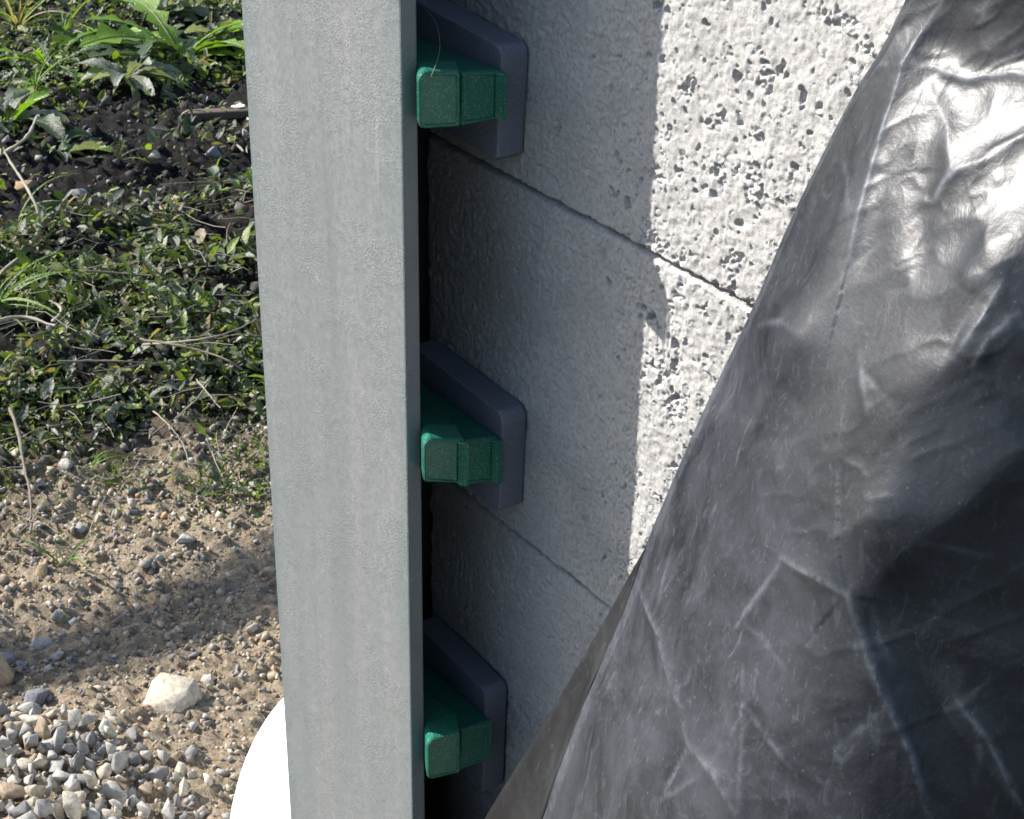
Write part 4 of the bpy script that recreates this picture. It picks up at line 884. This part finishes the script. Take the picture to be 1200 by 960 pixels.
stone('stone', 205, 824, 76, 0.66, M_BUFF, 'large pale buff stone lying alone above the gravel', var=14, rz=0.9)
stone('stone', 38, 829, 50, 0.75, M_SLATE, 'rounded blue grey stone with dark blotches at the top of the gravel', var=5)
stone('stone', 4, 800, 46, 1.2, M_TAN, 'brown stone cut off by the left edge above the gravel', var=8)
stone('stone', 8, 775, 30, 0.7, M_SLATE, 'small bluish stone above the brown stone at the left edge', var=2)
stone('stone', 46, 760, 32, 0.8, M_GRAVEL, 'grey lumpy stone above the blue grey stone', var=6)
stone('stone', 24, 784, 20, 0.8, M_SLATE, 'small slate stone between the brown stone and the grey lump', var=9)
stone('stone', 68, 772, 24, 0.8, M_GRAVEL, 'grey stone half sunk in the earth, right of the grey lump', var=1)
stone('stone', 246, 800, 22, 0.9, M_GRAVEL, 'small grey stone just above and right of the large buff stone', var=4)
stone('stone', 216, 637, 34, 0.6, M_GRAVEL, 'flat grey stone on the bare earth below the weeds', var=10)
stone('stone', 295, 738, 16, 0.8, M_BUFF, 'small cream stone lying on the earth near the post', var=12)
stone('stone', 318, 790, 26, 0.7, M_TAN, 'dark brown clod against the left edge of the post', var=7)
stone('stone', 30, 223, 27, 0.9, M_TAN, 'round tan stone among the weeds behind the curved grey stalk', var=0)
stone('stone', 181, 184, 20, 0.7, M_BUFF, 'pale pointed stone on the dark soil', var=11)
stone('stone', 115, 172, 18, 0.7, M_TAN, 'brown stone at the left edge of the dark soil', var=13)
stone('stone', 250, 182, 24, 0.8, M_SLATE, 'dark clod on the soil beside the post', var=6)
stone('stone', 92, 232, 30, 0.6, M_SLATE, 'dark earth lump below the broad leaf', var=9)
stone('stone', 205, 235, 22, 0.5, M_BUFF, 'flat pale stone at the lower edge of the dark soil', var=2)
stone('stone', 128, 215, 10, 0.8, M_BUFF, 'tiny white stone below the small green plant', var=4)
stone('stone', 50, 675, 34, 0.8, M_TAN, 'reddish brown clod under the grass tuft at the lower left', var=5)
stone('stone', 78, 548, 28, 0.6, M_GRAVEL, 'grey stone in the moss below the weeds', var=8)
stone('stone', 155, 603, 16, 0.7, M_SLATE, 'blue grey pebble at the lower edge of the weeds', var=3)

# the gravel heap in the corner: every stone its own object
R = np.random.default_rng(21)
GR = [('pale grey', mat_stone('pale_grey_gravel', [(0.0, (0.34, 0.325, 0.295)), (1.0, (0.46, 0.44, 0.40))]), .36),
      ('cream', mat_stone('cream_gravel', [(0.0, (0.44, 0.385, 0.29)), (1.0, (0.55, 0.49, 0.39))]), .41),
      ('dark grey', mat_stone('dark_grey_gravel', [(0.0, (0.12, 0.12, 0.12)), (1.0, (0.22, 0.215, 0.205))]), .18),
      ('rusty brown', mat_stone('rusty_gravel', [(0.0, (0.36, 0.25, 0.15)), (1.0, (0.42, 0.33, 0.23))]), .05)]
placed = []
tries = 0
def quick(px, py):
    r = ray(px, py); return CAM + (0.012 - CAM[2]) / r[2] * r
while len(placed) < 300 and tries < 9000:
    tries += 1
    px = R.uniform(-40, 235); py = R.uniform(832, 1010)
    lim = 840 + 0.16 * max(px - 40, 0) + max(0, px - 150) * 0.5
    if py < lim + R.normal(0, 6): continue
    layer = int(R.choice(3, p=(.5, .35, .15)))
    if layer and (px > 145 or py < lim + 10 * layer): continue
    p = quick(px, py)
    r = float(np.clip(R.lognormal(math.log(0.0118), 0.34), 0.006, 0.019))
    if px > 150: r *= 0.8
    if any((p[0]-a)**2 + (p[1]-b)**2 < ((r + c) * (0.72 if layer == l else 0.25)) ** 2 for a, b, c, l in placed): continue
    placed.append((p[0], p[1], r, layer))
    z = float(gz(p[0], p[1]))
    tone, mat, _ = GR[int(R.choice(4, p=[g[2] for g in GR]))]
    size = 'large' if r > 0.0155 else ('small' if r < 0.0100 else 'middling')
    where = 'top edge' if py < lim + 18 else ('right edge' if px > 130 else ('bottom edge' if py > 930 else 'middle'))
    o = link('gravel_stone', rock_mesh(int(R.integers(14)), mat), None, (p[0], p[1], z + r * (0.40 + 0.62 * layer)),
             tuple(R.uniform(0, 6.28, 3)), (r * R.uniform(0.95, 1.35), r * R.uniform(0.7, 1.0), r * R.uniform(0.6, 0.95)))
    tag(o, '%s %s angular gravel stone at the %s of the heap, lower left' % (size, tone, where), 'gravel', '%s %s gravel, %s of the heap' % (size, tone, where))

# loose crumbs and pebbles: nobody could count them
def scatter_rocks(name, pts, sizes, cols, mat, sub=1, label=None):
    base = [rock_verts(300 + i, 10, 0) for i in range(8)]
    R = np.random.default_rng(len(pts))
    Vs, Fs, Cs = [], [], []; off = 0
    for (x, y, z), s, c in zip(pts, sizes, cols):
        V, F = base[R.integers(8)]
        a = R.uniform(0, 6.28); b = R.uniform(0, 6.28)
        m = np.array(Matrix.Rotation(a, 3, 'Z') @ Matrix.Rotation(b, 3, 'X'))
        W = (V * R.uniform(0.7, 1.2, 3)) @ m.T * s
        Vs.append(W + [x, y, z + 0.25 * s]); Fs.append(F + off); off += len(V)
        Cs.append(np.repeat(c[None], len(V), 0))
    m = mesh_data(name, np.concatenate(Vs), np.concatenate(Fs), mat, False)
    point_colors(m, np.concatenate(Cs))
    return tag(link(name, m), label, kind='stuff')

def band(x0, x1, n, R):
    """random spots on the strip of earth left of the wall, a little wider than the view"""
    x = R.uniform(x0, x1, n)
    t = (x + 1.35) / (-4.7 + 1.35)
    lo = -0.42 + t * (0.80 + 0.42) - 0.55; hi = 0.38 + t * (1.95 - 0.38) + 0.55
    y = R.uniform(0, 1, n) * (hi - lo) + lo
    ok = ~((x > -1.0))
    return x[ok], y[ok]

x, y = band(-2.15, -1.15, 25000, R)
s = np.clip(R.lognormal(math.log(0.0028), 0.5, len(x)), 0.0012, 0.010)
pal = np.array([(0.33, 0.262, 0.18), (0.42, 0.35, 0.26), (0.24, 0.21, 0.18), (0.52, 0.46, 0.37), (0.35, 0.34, 0.33), (0.42, 0.27, 0.15)])
cl = pal[R.choice(6, len(x), p=[.34, .24, .18, .11, .1, .03])] * R.uniform(0.75, 1.2, (len(x), 1))
xe, ye = band(-2.3, -1.92, 1500, R)
x = np.concatenate([x, xe]); y = np.concatenate([y, ye])
s = np.concatenate([s, np.clip(R.lognormal(math.log(0.0055), 0.4, len(xe)), 0.003, 0.012)])
cl = np.concatenate([cl, pal[R.choice(6, len(xe), p=[.2, .22, .22, .18, .15, .03])] * R.uniform(0.6, 1.1, (len(xe), 1))])
scatter_rocks('pebbles', np.stack([x, y, gz(x, y)], -1), s, cl, M_CRUMB, 1, 'fine pebbles and grit strewn over the bare sandy earth')
x, y = band(-4.9, -2.1, 6000, R)
s = np.clip(R.lognormal(math.log(0.0065), 0.5, len(x)), 0.003, 0.022)
pal = np.array([(0.013, 0.011, 0.010), (0.028, 0.024, 0.020), (0.10, 0.09, 0.08), (0.008, 0.007, 0.0065), (0.38, 0.35, 0.31)])
cl = pal[R.choice(5, len(x), p=[.34, .28, .16, .17, .05])] * R.uniform(0.75, 1.2, (len(x), 1))
scatter_rocks('soil_crumbs', np.stack([x, y, gz(x, y)], -1), s, cl, M_CRUMB, 1, 'dark crumbs of soil with a few pale pebbles among the weeds')

# ------------------------------------------------------------------ weeds
LEAF_V = np.array([(0, 0, 0), (0.32, 0.30, 0.06), (0.36, 0, -0.02), (0.32, -0.30, 0.06), (0.72, 0.24, 0.03), (0.74, 0, -0.05), (0.72, -0.24, 0.03), (1.0, 0, -0.12)])
LEAF_F = np.array([(0, 2, 1, 1), (0, 3, 2, 2), (1, 2, 5, 4), (2, 3, 6, 5), (4, 5, 7, 7), (5, 6, 7, 7)])
LEAF_T = np.array([(0, 2, 1), (0, 3, 2), (1, 2, 5), (1, 5, 4), (2, 3, 6), (2, 6, 5), (4, 5, 7), (5, 6, 7)])

def scatter_leaves(name, P, L, W, pitch, cols, mat, R, label, roll=0.6):
    n = len(P)
    yaw = R.uniform(0, 2 * math.pi, n); rl = R.normal(0, roll, n)
    V = LEAF_V[None] * np.stack([L, W, L], -1)[:, None]
    cr, sr = np.cos(rl)[:, None], np.sin(rl)[:, None]
    y = V[..., 1] * cr - V[..., 2] * sr; z = V[..., 1] * sr + V[..., 2] * cr; x = V[..., 0]
    cp, sp = np.cos(pitch)[:, None], np.sin(pitch)[:, None]
    x, z = x * cp - z * sp, x * sp + z * cp
    cy, sy = np.cos(yaw)[:, None], np.sin(yaw)[:, None]
    X = np.stack([x * cy - y * sy, x * sy + y * cy, z], -1) + P[:, None]
    F = (LEAF_T[None] + 8 * np.arange(n)[:, None, None]).reshape(-1, 3)
    m = mesh_data(name, X.reshape(-1, 3), F, mat, True)
    point_colors(m, np.repeat(cols, 8, 0))
    return tag(link(name, m), label, kind='stuff')

GREENS = np.array([(0.036, 0.060, 0.018), (0.058, 0.085, 0.032), (0.10, 0.125, 0.062), (0.15, 0.21, 0.025), (0.016, 0.028, 0.013), (0.21, 0.165, 0.075), (0.22, 0.235, 0.18)])
def greens(n, R, p):
    return GREENS[R.choice(7, n, p=p)] * R.uniform(0.7, 1.25, (n, 1))

def cover_density(x, y):
    px, py = to_px(np.stack([x, y, np.zeros_like(x)], -1))
    px = np.clip(px, 0, 300)
    clump = 0.42 + 1.5 * fbm(x, y, 7.0, 3, 90)
    main = sstep(215, 300, py + 0.22 * (px - 170)) * (1 - sstep(545, 635, py - 0.10 * (px - 150)))
    far = 1 - sstep(95, 125, py)
    left = (1 - sstep(80, 130, px)) * sstep(40, 90, py) * (1 - sstep(170, 200, py))
    return np.clip(np.maximum(np.maximum(main, far * 0.5), np.maximum(left * 0.5, 0.10 * (1 - sstep(300, 320, py)))) * np.clip(clump, 0.04, 1), 0, 1), py

x, y = band(-6.4, -1.85, 215000, R)
dens, py = cover_density(x, y)
keep = R.random(len(x)) < dens
x, y, py = x[keep], y[keep], py[keep]
mound = np.clip(0.5 + fbm(x, y, 9, 2, 95), 0.05, 1)
n = len(x)
z = gz(x, y) + R.random(n) ** 1.4 * 0.075 * mound + 0.004
L = np.clip(R.lognormal(math.log(0.0200), 0.40, n), 0.008, 0.05)
mossy = sstep(440, 540, py + 30 * R.normal(size=n))
L = L * (1 - 0.45 * mossy)
z = z - 0.5 * mossy * (z - gz(x, y))
scatter_leaves('ground_cover', np.stack([x, y, z], -1), L, L * R.uniform(0.45, 0.95, n), R.normal(0.25, 0.5, n),
               greens(n, R, [.14, .19, .17, .20, .09, .11, .10]), M_LEAF, R, 'low mat of small leaved weeds and moss on dark soil')

x, y = band(-2.35, -1.85, 8600, R)
keep = (fbm(x, y, 8, 3, 120) + 0.25 * R.normal(size=len(x)) > 0.05) & (x < -1.93 - 0.08 * R.random(len(x)))
x, y = x[keep], y[keep]; n = len(x)
L = R.uniform(0.004, 0.011, n)
scatter_leaves('moss', np.stack([x, y, gz(x, y) + R.random(n) * 0.012], -1), L, L * 0.6, R.normal(0.9, 0.4, n),
               np.array([[0.12, 0.17, 0.02]]) * R.uniform(0.5, 1.4, (n, 1)) * np.array([[1, 1, 1.2]]), M_LEAF, R, 'bright yellow green moss and seedlings along the lower edge of the weeds')

# dead straw lying in the mat
def tube_arr(pts, rad, seg=5):
    pts = np.asarray(pts, float); rad = np.broadcast_to(np.asarray(rad, float), (len(pts),))
    T = np.gradient(pts, axis=0); T /= np.linalg.norm(T, axis=1, keepdims=True)
    up = np.array([0.13, 0.21, 0.97]); A = np.cross(T, up); A /= np.linalg.norm(A, axis=1, keepdims=True); B = np.cross(T, A)
    th = np.linspace(0, 2 * math.pi, seg, endpoint=False)
    V = pts[:, None] + rad[:, None, None] * (A[:, None] * np.cos(th)[None, :, None] + B[:, None] * np.sin(th)[None, :, None])
    F = []
    for i in range(len(pts) - 1):
        for j in range(seg):
            a = i * seg + j; b = i * seg + (j + 1) % seg
            F.append((a, b, b + seg, a + seg))
    return V.reshape(-1, 3), np.array(F)
def smooth_path(pts, k=7):
    return upsample(np.asarray(pts, float), k)

Vs, Fs, off = [], [], 0
x, y = band(-3.0, -1.95, 540, R)
for a, b in zip(x, y):
    yaw = R.normal(1.1, 0.8); l = R.uniform(0.03, 0.13)
    pts = [np.array([a, b, 0]) + np.array([math.cos(yaw), math.sin(yaw), 0]) * l * t + np.array([-math.sin(yaw), math.cos(yaw), 0]) * l * 0.12 * math.sin(3 * t) for t in (-0.5, -0.2, 0.15, 0.5)]
    z0 = R.uniform(0.005, 0.06)
    pts = [p + np.array([0, 0, float(gz(a, b)) + z0 + R.uniform(-0.008, 0.008)]) for p in pts]
    V, F = tube_arr(pts, R.uniform(0.0005, 0.0010), 4)
    Vs.append(V); Fs.append(F + off); off += len(V)
tag(link('dead_straw', mesh_data('dead_straw', np.concatenate(Vs), np.concatenate(Fs), M_STRAW, True)), 'dead straw and stems tangled in the weeds', kind='stuff')

# leaf blades as single meshes
def blade(L, W, prof, arch, fold, n=9, jag=0.0, twist=0.0, seed=0, curl=0.0):
    R = np.random.default_rng(seed)
    rows = []
    for i in range(n + 1):
        t = i / n
        w = W * prof(t) * (1 + (jag * (1 if i % 2 else -1)) * (0 < i < n)) * (1 + 0.1 * R.normal())
        bend = arch[0] + (arch[1] - arch[0]) * t
        rows.append((t, max(w, 0.0004), bend))
    x = z = 0.0; V = []; prev = 0
    for i, (t, w, bend) in enumerate(rows):
        if i:
            x += L / n * math.cos(bend); z += L / n * math.sin(bend)
        tw = twist * t
        for sgn in (-1, -0.5, 0, 0.5, 1):
            yy = sgn * w / 2; zz = abs(sgn) * w * fold + curl * w * math.sin(7 * t + 2 * sgn) * abs(sgn)
            V.append((x - zz * math.sin(bend), yy * math.cos(tw) - zz * math.sin(tw), z + zz * math.cos(bend) + yy * math.sin(tw)))
    F = []
    for i in range(n):
        for j in range(4):
            a = i * 5 + j
            F.append((a, a + 1, a + 6, a + 5))
    return np.array(V), np.array(F)
P_DOCK = lambda t: math.sin(math.pi * min(1, t * 0.92 + 0.05)) ** 0.7 * (0.35 + 0.65 * sstep(0.0, 0.35, t))
P_DAND = lambda t: (0.25 + 0.75 * t) * (1 - sstep(0.82, 1.0, t)) + 0.02
P_GRASS = lambda t: (1 - t ** 2.2) * (0.7 + 0.3 * sstep(0, 0.2, t))

RIB = {}
def leaf_mesh(kind, seed, col):
    R = np.random.default_rng(seed)
    if kind == 'dock': V, F = blade(1, R.uniform(0.24, 0.36), P_DOCK, (R.uniform(0.4, 1.1), R.uniform(-1.2, 0.2)), R.uniform(0.1, 0.35), 14, 0.10, R.uniform(-1.1, 1.1), seed, 0.16)
    elif kind == 'dandelion': V, F = blade(1, R.uniform(0.20, 0.27), P_DAND, (R.uniform(0.55, 0.95), R.uniform(-0.6, 0.1)), 0.12, 12, 0.45, R.uniform(-0.4, 0.4), seed, 0.03)
    else: V, F = blade(1, R.uniform(0.035, 0.06), P_GRASS, (R.uniform(0.8, 1.35), R.uniform(-0.6, 0.6)), 0.25, 9, 0, R.uniform(-0.6, 0.6), seed)
    m = mesh_data('leaf', V, F, M_GRASS if kind == 'grass' else M_LEAF, True)
    point_colors(m, np.repeat(np.array([col]), len(V), 0) * (0.85 + 0.3 * V[:, :1].clip(0, 1)))
    if kind != 'grass':
        mid = V.reshape(-1, 5, 3)[:, 2] + [0, 0, 0.004]
        rv, rf = tube_arr(mid, np.linspace(0.014, 0.003, len(mid)), 5)
        rm = mesh_data('midrib', rv, rf, M_LEAF, True)
        point_colors(rm, np.repeat(np.array([[0.22, 0.25, 0.13]]), len(rv), 0))
        RIB[m.name] = rm
    return m
LIB = {}
for kind in ('dock', 'dandelion', 'grass'):
    for c, col in enumerate([(0.04, 0.07, 0.026), (0.15, 0.27, 0.02), (0.19, 0.21, 0.16)] if kind != 'grass' else [(0.10, 0.20, 0.018), (0.17, 0.27, 0.035), (0.30, 0.25, 0.12)]):
        LIB[kind, c] = [leaf_mesh(kind, 500 + 40 * c + s + 7 * len(kind), col) for s in range(7)]

def plant(name, px, py, kind, n, size_px, label, cat, group=None, tones=(0, 1, 2), tp=None, yaws=None, part='leaf', lift=0.0, spread=0.006):
    p = gp(px, py)
    size = size_px * np.linalg.norm(p - CAM) / 1980
    R = np.random.default_rng(int(px * 13 + py * 101) + n)
    root = empty(name, (p[0], p[1], p[2] - 0.003))
    tag(root, label, cat, group)
    for k in range(n):
        yaw = (k / n * 2 * math.pi + R.normal(0, 0.3)) if yaws is None else math.radians(yaws[k % len(yaws)]) + R.normal(0, 0.15)
        tone = int(R.choice(tones, p=tp))
        m = LIB[kind, tone][int(R.integers(7))]
        s = size * R.uniform(0.55, 1.2) * (0.95 if kind == 'dock' else 1.2)
        o = link(part, m, root, (spread * math.cos(yaw), spread * math.sin(yaw), R.uniform(0, 0.02) + lift + 0.006), (R.normal(0, 0.18), R.normal(0.05, 0.22), yaw), (s, s * R.uniform(0.8, 1.1), s))
        if kind != 'grass':
            link('midrib', RIB[m.name], o)
    return root

# broad leaved and toothed plants, far edge first
plant('dandelion_plant', 215, 78, 'dandelion', 26, 112, 'bright green toothed plant in the middle of the weeds at the top', 'plant', tones=(1, 0), tp=(.75, .25))
plant('dandelion_plant', 60, 88, 'dandelion', 14, 70, 'bright green toothed plant at the upper left, below the dry grass', 'plant', tones=(1, 0), tp=(.7, .3))
plant('broadleaf_plant', 150, 100, 'dock', 20, 58, 'plant with pale drooping leaves hanging over the dark soil', 'plant', tones=(2, 0), tp=(.65, .35))
plant('broadleaf_plant', 190, 25, 'dock', 26, 60, 'silvery leaved plant behind the bright toothed plant', 'plant', tones=(2, 0), tp=(.6, .4))
plant('broadleaf_plant', 110, 62, 'dock', 24, 52, 'dark green plant left of the bright toothed plant', 'plant', tones=(0, 1), tp=(.7, .3))
plant('broadleaf_plant', 262, 55, 'dock', 20, 50, 'grey green plant at the top beside the post', 'plant', tones=(2, 0))
plant('broadleaf_plant', 10, 152, 'dock', 14, 84, 'plant with long grey green leaves at the left, above the tan stone', 'plant', tones=(2, 0, 1), tp=(.5, .25, .25))
plant('broadleaf_plant', 66, 188, 'dock', 6, 62, 'plant with one broad puckered leaf right of the tan stone', 'plant', tones=(2, 0), yaws=(60, 90, 30, 120, 0))
plant('broadleaf_plant', 140, 190, 'dandelion', 9, 30, 'small yellow green plant on the edge of the dark soil', 'plant', tones=(1, 0))
plant('broadleaf_plant', 255, 225, 'dock', 8, 34, 'small glossy plant right of the flat pale stone, near the post', 'plant', tones=(0, 2, 1))
plant('broadleaf_plant', 285, 232, 'dock', 6, 34, 'light green seedling touching the left edge of the post', 'plant', tones=(1, 2))
plant('broadleaf_plant', 232, 372, 'dock', 7, 40, 'upright leafy weed in the mat, level with the middle of the post', 'plant', tones=(0, 1))
plant('broadleaf_plant', 105, 480, 'dock', 7, 34, 'pale green weed with a standing leaf in the lower mat', 'plant', tones=(2, 0))
plant('broadleaf_plant', 120, 415, 'dock', 8, 32, 'grey green weed with spread leaves in the middle of the mat', 'plant', tones=(2, 0))
plant('broadleaf_plant', 170, 300, 'dock', 7, 34, 'leafy weed at the upper edge of the mat', 'plant', tones=(0, 2))
plant('broadleaf_plant', 265, 320, 'dock', 7, 36, 'dark leafy weed in the mat close to the post', 'plant', tones=(0, 2))
plant('broadleaf_plant', 18, 560, 'dock', 5, 34, 'pale weed at the left edge beside the knotty twig', 'plant', tones=(2,))
# grass
GG = 'grass tufts among the weeds'
plant('grass_tuft', -8, 372, 'grass', 9, 95, 'tuft of broad bright grass blades at the left edge of the mat', 'grass', GG, (0, 1), None, (40, 70, 20, 95, 55), 'blade')
plant('grass_tuft', 20, 270, 'grass', 6, 75, 'grass tuft at the left below the tan stone', 'grass', GG, (0, 1), None, (50, 80, 10, 100), 'blade')
plant('grass_tuft', 40, 110, 'grass', 12, 62, 'bright grass tuft at the upper left', 'grass', GG, (0, 1), None, None, 'blade')
plant('grass_tuft', 22, 40, 'grass', 16, 80, 'dry yellow grass tuft in the top left corner', 'grass', GG, (2, 1), (.75, .25), None, 'blade')
plant('grass_tuft', 75, 45, 'grass', 10, 70, 'green grass tuft beside the dry tuft at the top', 'grass', GG, (0, 1), None, None, 'blade')
plant('grass_tuft', 205, 60, 'grass', 7, 55, 'thin grass standing in the bright toothed plant', 'grass', GG, (1, 0), None, None, 'blade')
plant('grass_tuft', 78, 668, 'grass', 6, 52, 'lone grass tuft on the bare earth above the reddish clod', 'grass', GG, (0, 1), None, None, 'blade')
plant('grass_tuft', 102, 562, 'grass', 5, 44, 'thin grass blades rising from the moss near its lower edge', 'grass', GG, (0, 1), None, (70, 110, 95), 'blade')
plant('grass_tuft', 140, 565, 'grass', 6, 40, 'grass blades in the moss, just left of the middle', 'grass', GG, (1, 0), None, None, 'blade')
plant('grass_tuft', 160, 268, 'grass', 7, 30, 'small grass tuft on crumbly soil above the mat', 'grass', GG, (0, 1), None, None, 'blade')
plant('grass_tuft', 220, 632, 'grass', 4, 16, 'tiny green sprout beside the flat grey stone', 'grass', GG, (1,), None, None, 'blade')
plant('grass_tuft', 298, 362, 'grass', 4, 44, 'thin grass blades standing against the post', 'grass', GG, (0, 1), None, (80, 100), 'blade')

# twigs and stalks
def twig(name, pxs, lifts, rad, mat, label, cat='twig', seed=0):
    R = np.random.default_rng(seed)
    P = []
    for (a, b), h in zip(pxs, lifts):
        p = gp(a, b, h); P.append(p)
    P = smooth_path(P, 6)
    P += R.normal(0, 0.0005, P.shape)
    r = np.linspace(rad, rad * 0.55, len(P)) * 0.72 * (1 + 0.22 * R.normal(size=len(P)).clip(-1, 1))
    V, F = tube_arr(P, r, 7)
    return tag(link(name, mesh_data(name, V, F, mat, True)), label, cat)
twig('dry_stalk', [(-8, 326), (30, 295), (47, 262), (38, 232), (22, 205), (5, 178)], (0.01, 0.03, 0.05, 0.07, 0.08, 0.09), 0.0058, M_STRAW, 'curved pale grey dry stalk passing in front of the tan stone', seed=1)
twig('dry_stalk', [(5, 180), (32, 160), (44, 135)], (0.08, 0.11, 0.14), 0.006, M_STRAW, 'short pale stalk leaning up right above the curved stalk', seed=2)
twig('twig', [(12, 478), (22, 510), (28, 545), (36, 585), (36, 625)], (0.05, 0.04, 0.03, 0.02, 0.01), 0.0042, M_TWIG, 'knotty brown twig at the lower left of the weeds', seed=3)
twig('twig', [(165, 398), (205, 404), (238, 412), (262, 420), (284, 434)], (0.06,) * 5, 0.0036, M_TWIG, 'bent brown twig lying across the mat near the post', seed=4)
twig('twig', [(168, 404), (215, 400), (262, 392), (300, 375)], (0.055, 0.07, 0.07, 0.06), 0.0026, M_STRAW, 'straight pale stem crossing above the bent twig', seed=5)
twig('twig', [(66, 424), (110, 423), (150, 424), (186, 428)], (0.05,) * 4, 0.0028, M_TWIG, 'thin grey twig lying level in the middle of the mat', seed=6)
twig('twig', [(100, 318), (140, 320), (188, 324)], (0.05,) * 3, 0.0034, M_TWIG, 'brown twig at the upper edge of the mat', seed=7)
twig('twig', [(62, 378), (72, 362), (58, 352)], (0.05,) * 3, 0.0048, M_STRAW, 'short pale broken stem at the left of the mat', seed=8)
twig('twig', [(0, 375), (30, 372), (65, 382)], (0.05, 0.06, 0.05), 0.0055, M_STRAW, 'thick pale stem at the left edge, under the bright grass', seed=9)
twig('twig', [(180, 482), (200, 500), (215, 522), (222, 548)], (0.05, 0.05, 0.04, 0.03), 0.002, M_STRAW, 'fine pale stem curving down through the lower mat', seed=10)
twig('twig', [(230, 445), (248, 466), (258, 478)], (0.05,) * 3, 0.002, M_STRAW, 'fine pale stem right of the curving one, toward the post', seed=11)
twig('twig', [(242, 512), (250, 535), (266, 570)], (0.04, 0.03, 0.02), 0.0018, M_STRAW, 'hair thin stem at the lower edge of the mat near the post', seed=12)
twig('twig', [(211, 150), (213, 135), (225, 129), (240, 131)], (0.0, 0.05, 0.06, 0.02), 0.0035, M_STRAW, 'thin tan stem arching over the dark soil', seed=13)
twig('twig', [(268, 163), (278, 170), (286, 178)], (0.02,) * 3, 0.005, M_STRAW, 'short white stem on the soil beside the post', seed=14)
p = gp(262, 141)
bm = bmesh.new()
rounded_box(bm, (-0.012, -0.085, -0.008), (0.012, 0.085, 0.012), 0.002, 1)
for v in bm.verts: v.co.z += 0.002 * math.sin(v.co.y * 60); v.co.x += 0.004 * math.sin(v.co.y * 35)
o = from_bm('wood_offcut', bm, M_BOARD); o.location = (p[0], p[1], p[2] + 0.014); o.rotation_euler = (0.05, 0.1, -0.45)
tag(o, 'short dark strip of weathered wood on the soil beside the post', 'wood')
def white_scrap(px, py, w, label, seed):
    p = gp(px, py); R = np.random.default_rng(seed)
    V, F = blade(w, w * 0.55, P_DOCK, (0.9, -0.7), 0.2, 6, 0.25, 0.6, seed, 0.15)
    o = link('feather', mesh_data('feather', V, F, M_WHITE, True), None, (p[0], p[1], p[2] + 0.004), (0, 0, R.uniform(0, 6)))
    tag(o, label, 'feather')
white_scrap(268, 130, 0.05, 'small white feather on the dark soil beside the post', 3)
white_scrap(252, 120, 0.03, 'smaller white feather just above the other one', 5)

# fine hairs caught on the wedges
def hair(pts, rad, label):
    V, F = tube_arr(smooth_path(pts, 8), rad, 4)
    tag(link('plant_fibre', mesh_data('plant_fibre', V, F, M_STRAW, True)), label, 'fibre')
hair([[-0.6892, -0.077, 1.0453], [-0.7082, -0.06, 1.0507], [-0.7265, -0.05, 1.0579], [-0.7461, -0.045, 1.0615]], 0.00012, 'long pale fibre arching above the upper green wedge')
hair([[-0.7449, -0.03, 0.9852], [-0.7278, -0.03, 0.9951], [-0.7098, -0.03, 1.008]], 0.0001, 'fine pale fibre under the upper green wedge')
hair([[-0.7542, -0.03, 0.5092], [-0.738, -0.03, 0.5272], [-0.7244, -0.03, 0.5431]], 0.0001, 'fine pale fibre under the lowest green wedge')

# ------------------------------------------------------------------ unseen bare tree, added so its limb shades the earth
tree = empty('added_shade_tree', (-6.3, -5.2, 0.0))
tag(tree, 'unseen bare young tree added so its limb shades the earth', 'tree')
def limb(name, pts, r0, r1, par):
    P = smooth_path(np.array(pts, float) - np.array([-6.3, -5.2, 0.0]), 8)
    V, F = tube_arr(P, np.linspace(r0, r1, len(P)), 12)
    link(name, mesh_data(name, V, F, M_TWIG, True), par)
limb('added_shade_trunk', [(-6.3, -5.2, -0.2), (-6.28, -5.18, 0.8), (-6.22, -5.1, 1.8), (-6.1, -4.95, 2.5), (-6.2, -5.05, 3.4), (-6.3, -5.2, 4.4)], 0.13, 0.05, tree)
limb('added_shade_branch', [(-6.13, -5.0, 2.3), (-5.7, -4.2, 2.75), (-5.25, -3.2, 2.95), (-4.93, -2.48, 3.0), (-4.98, -1.9, 3.0), (-5.06, -1.3, 3.02)], 0.065, 0.050, tree)
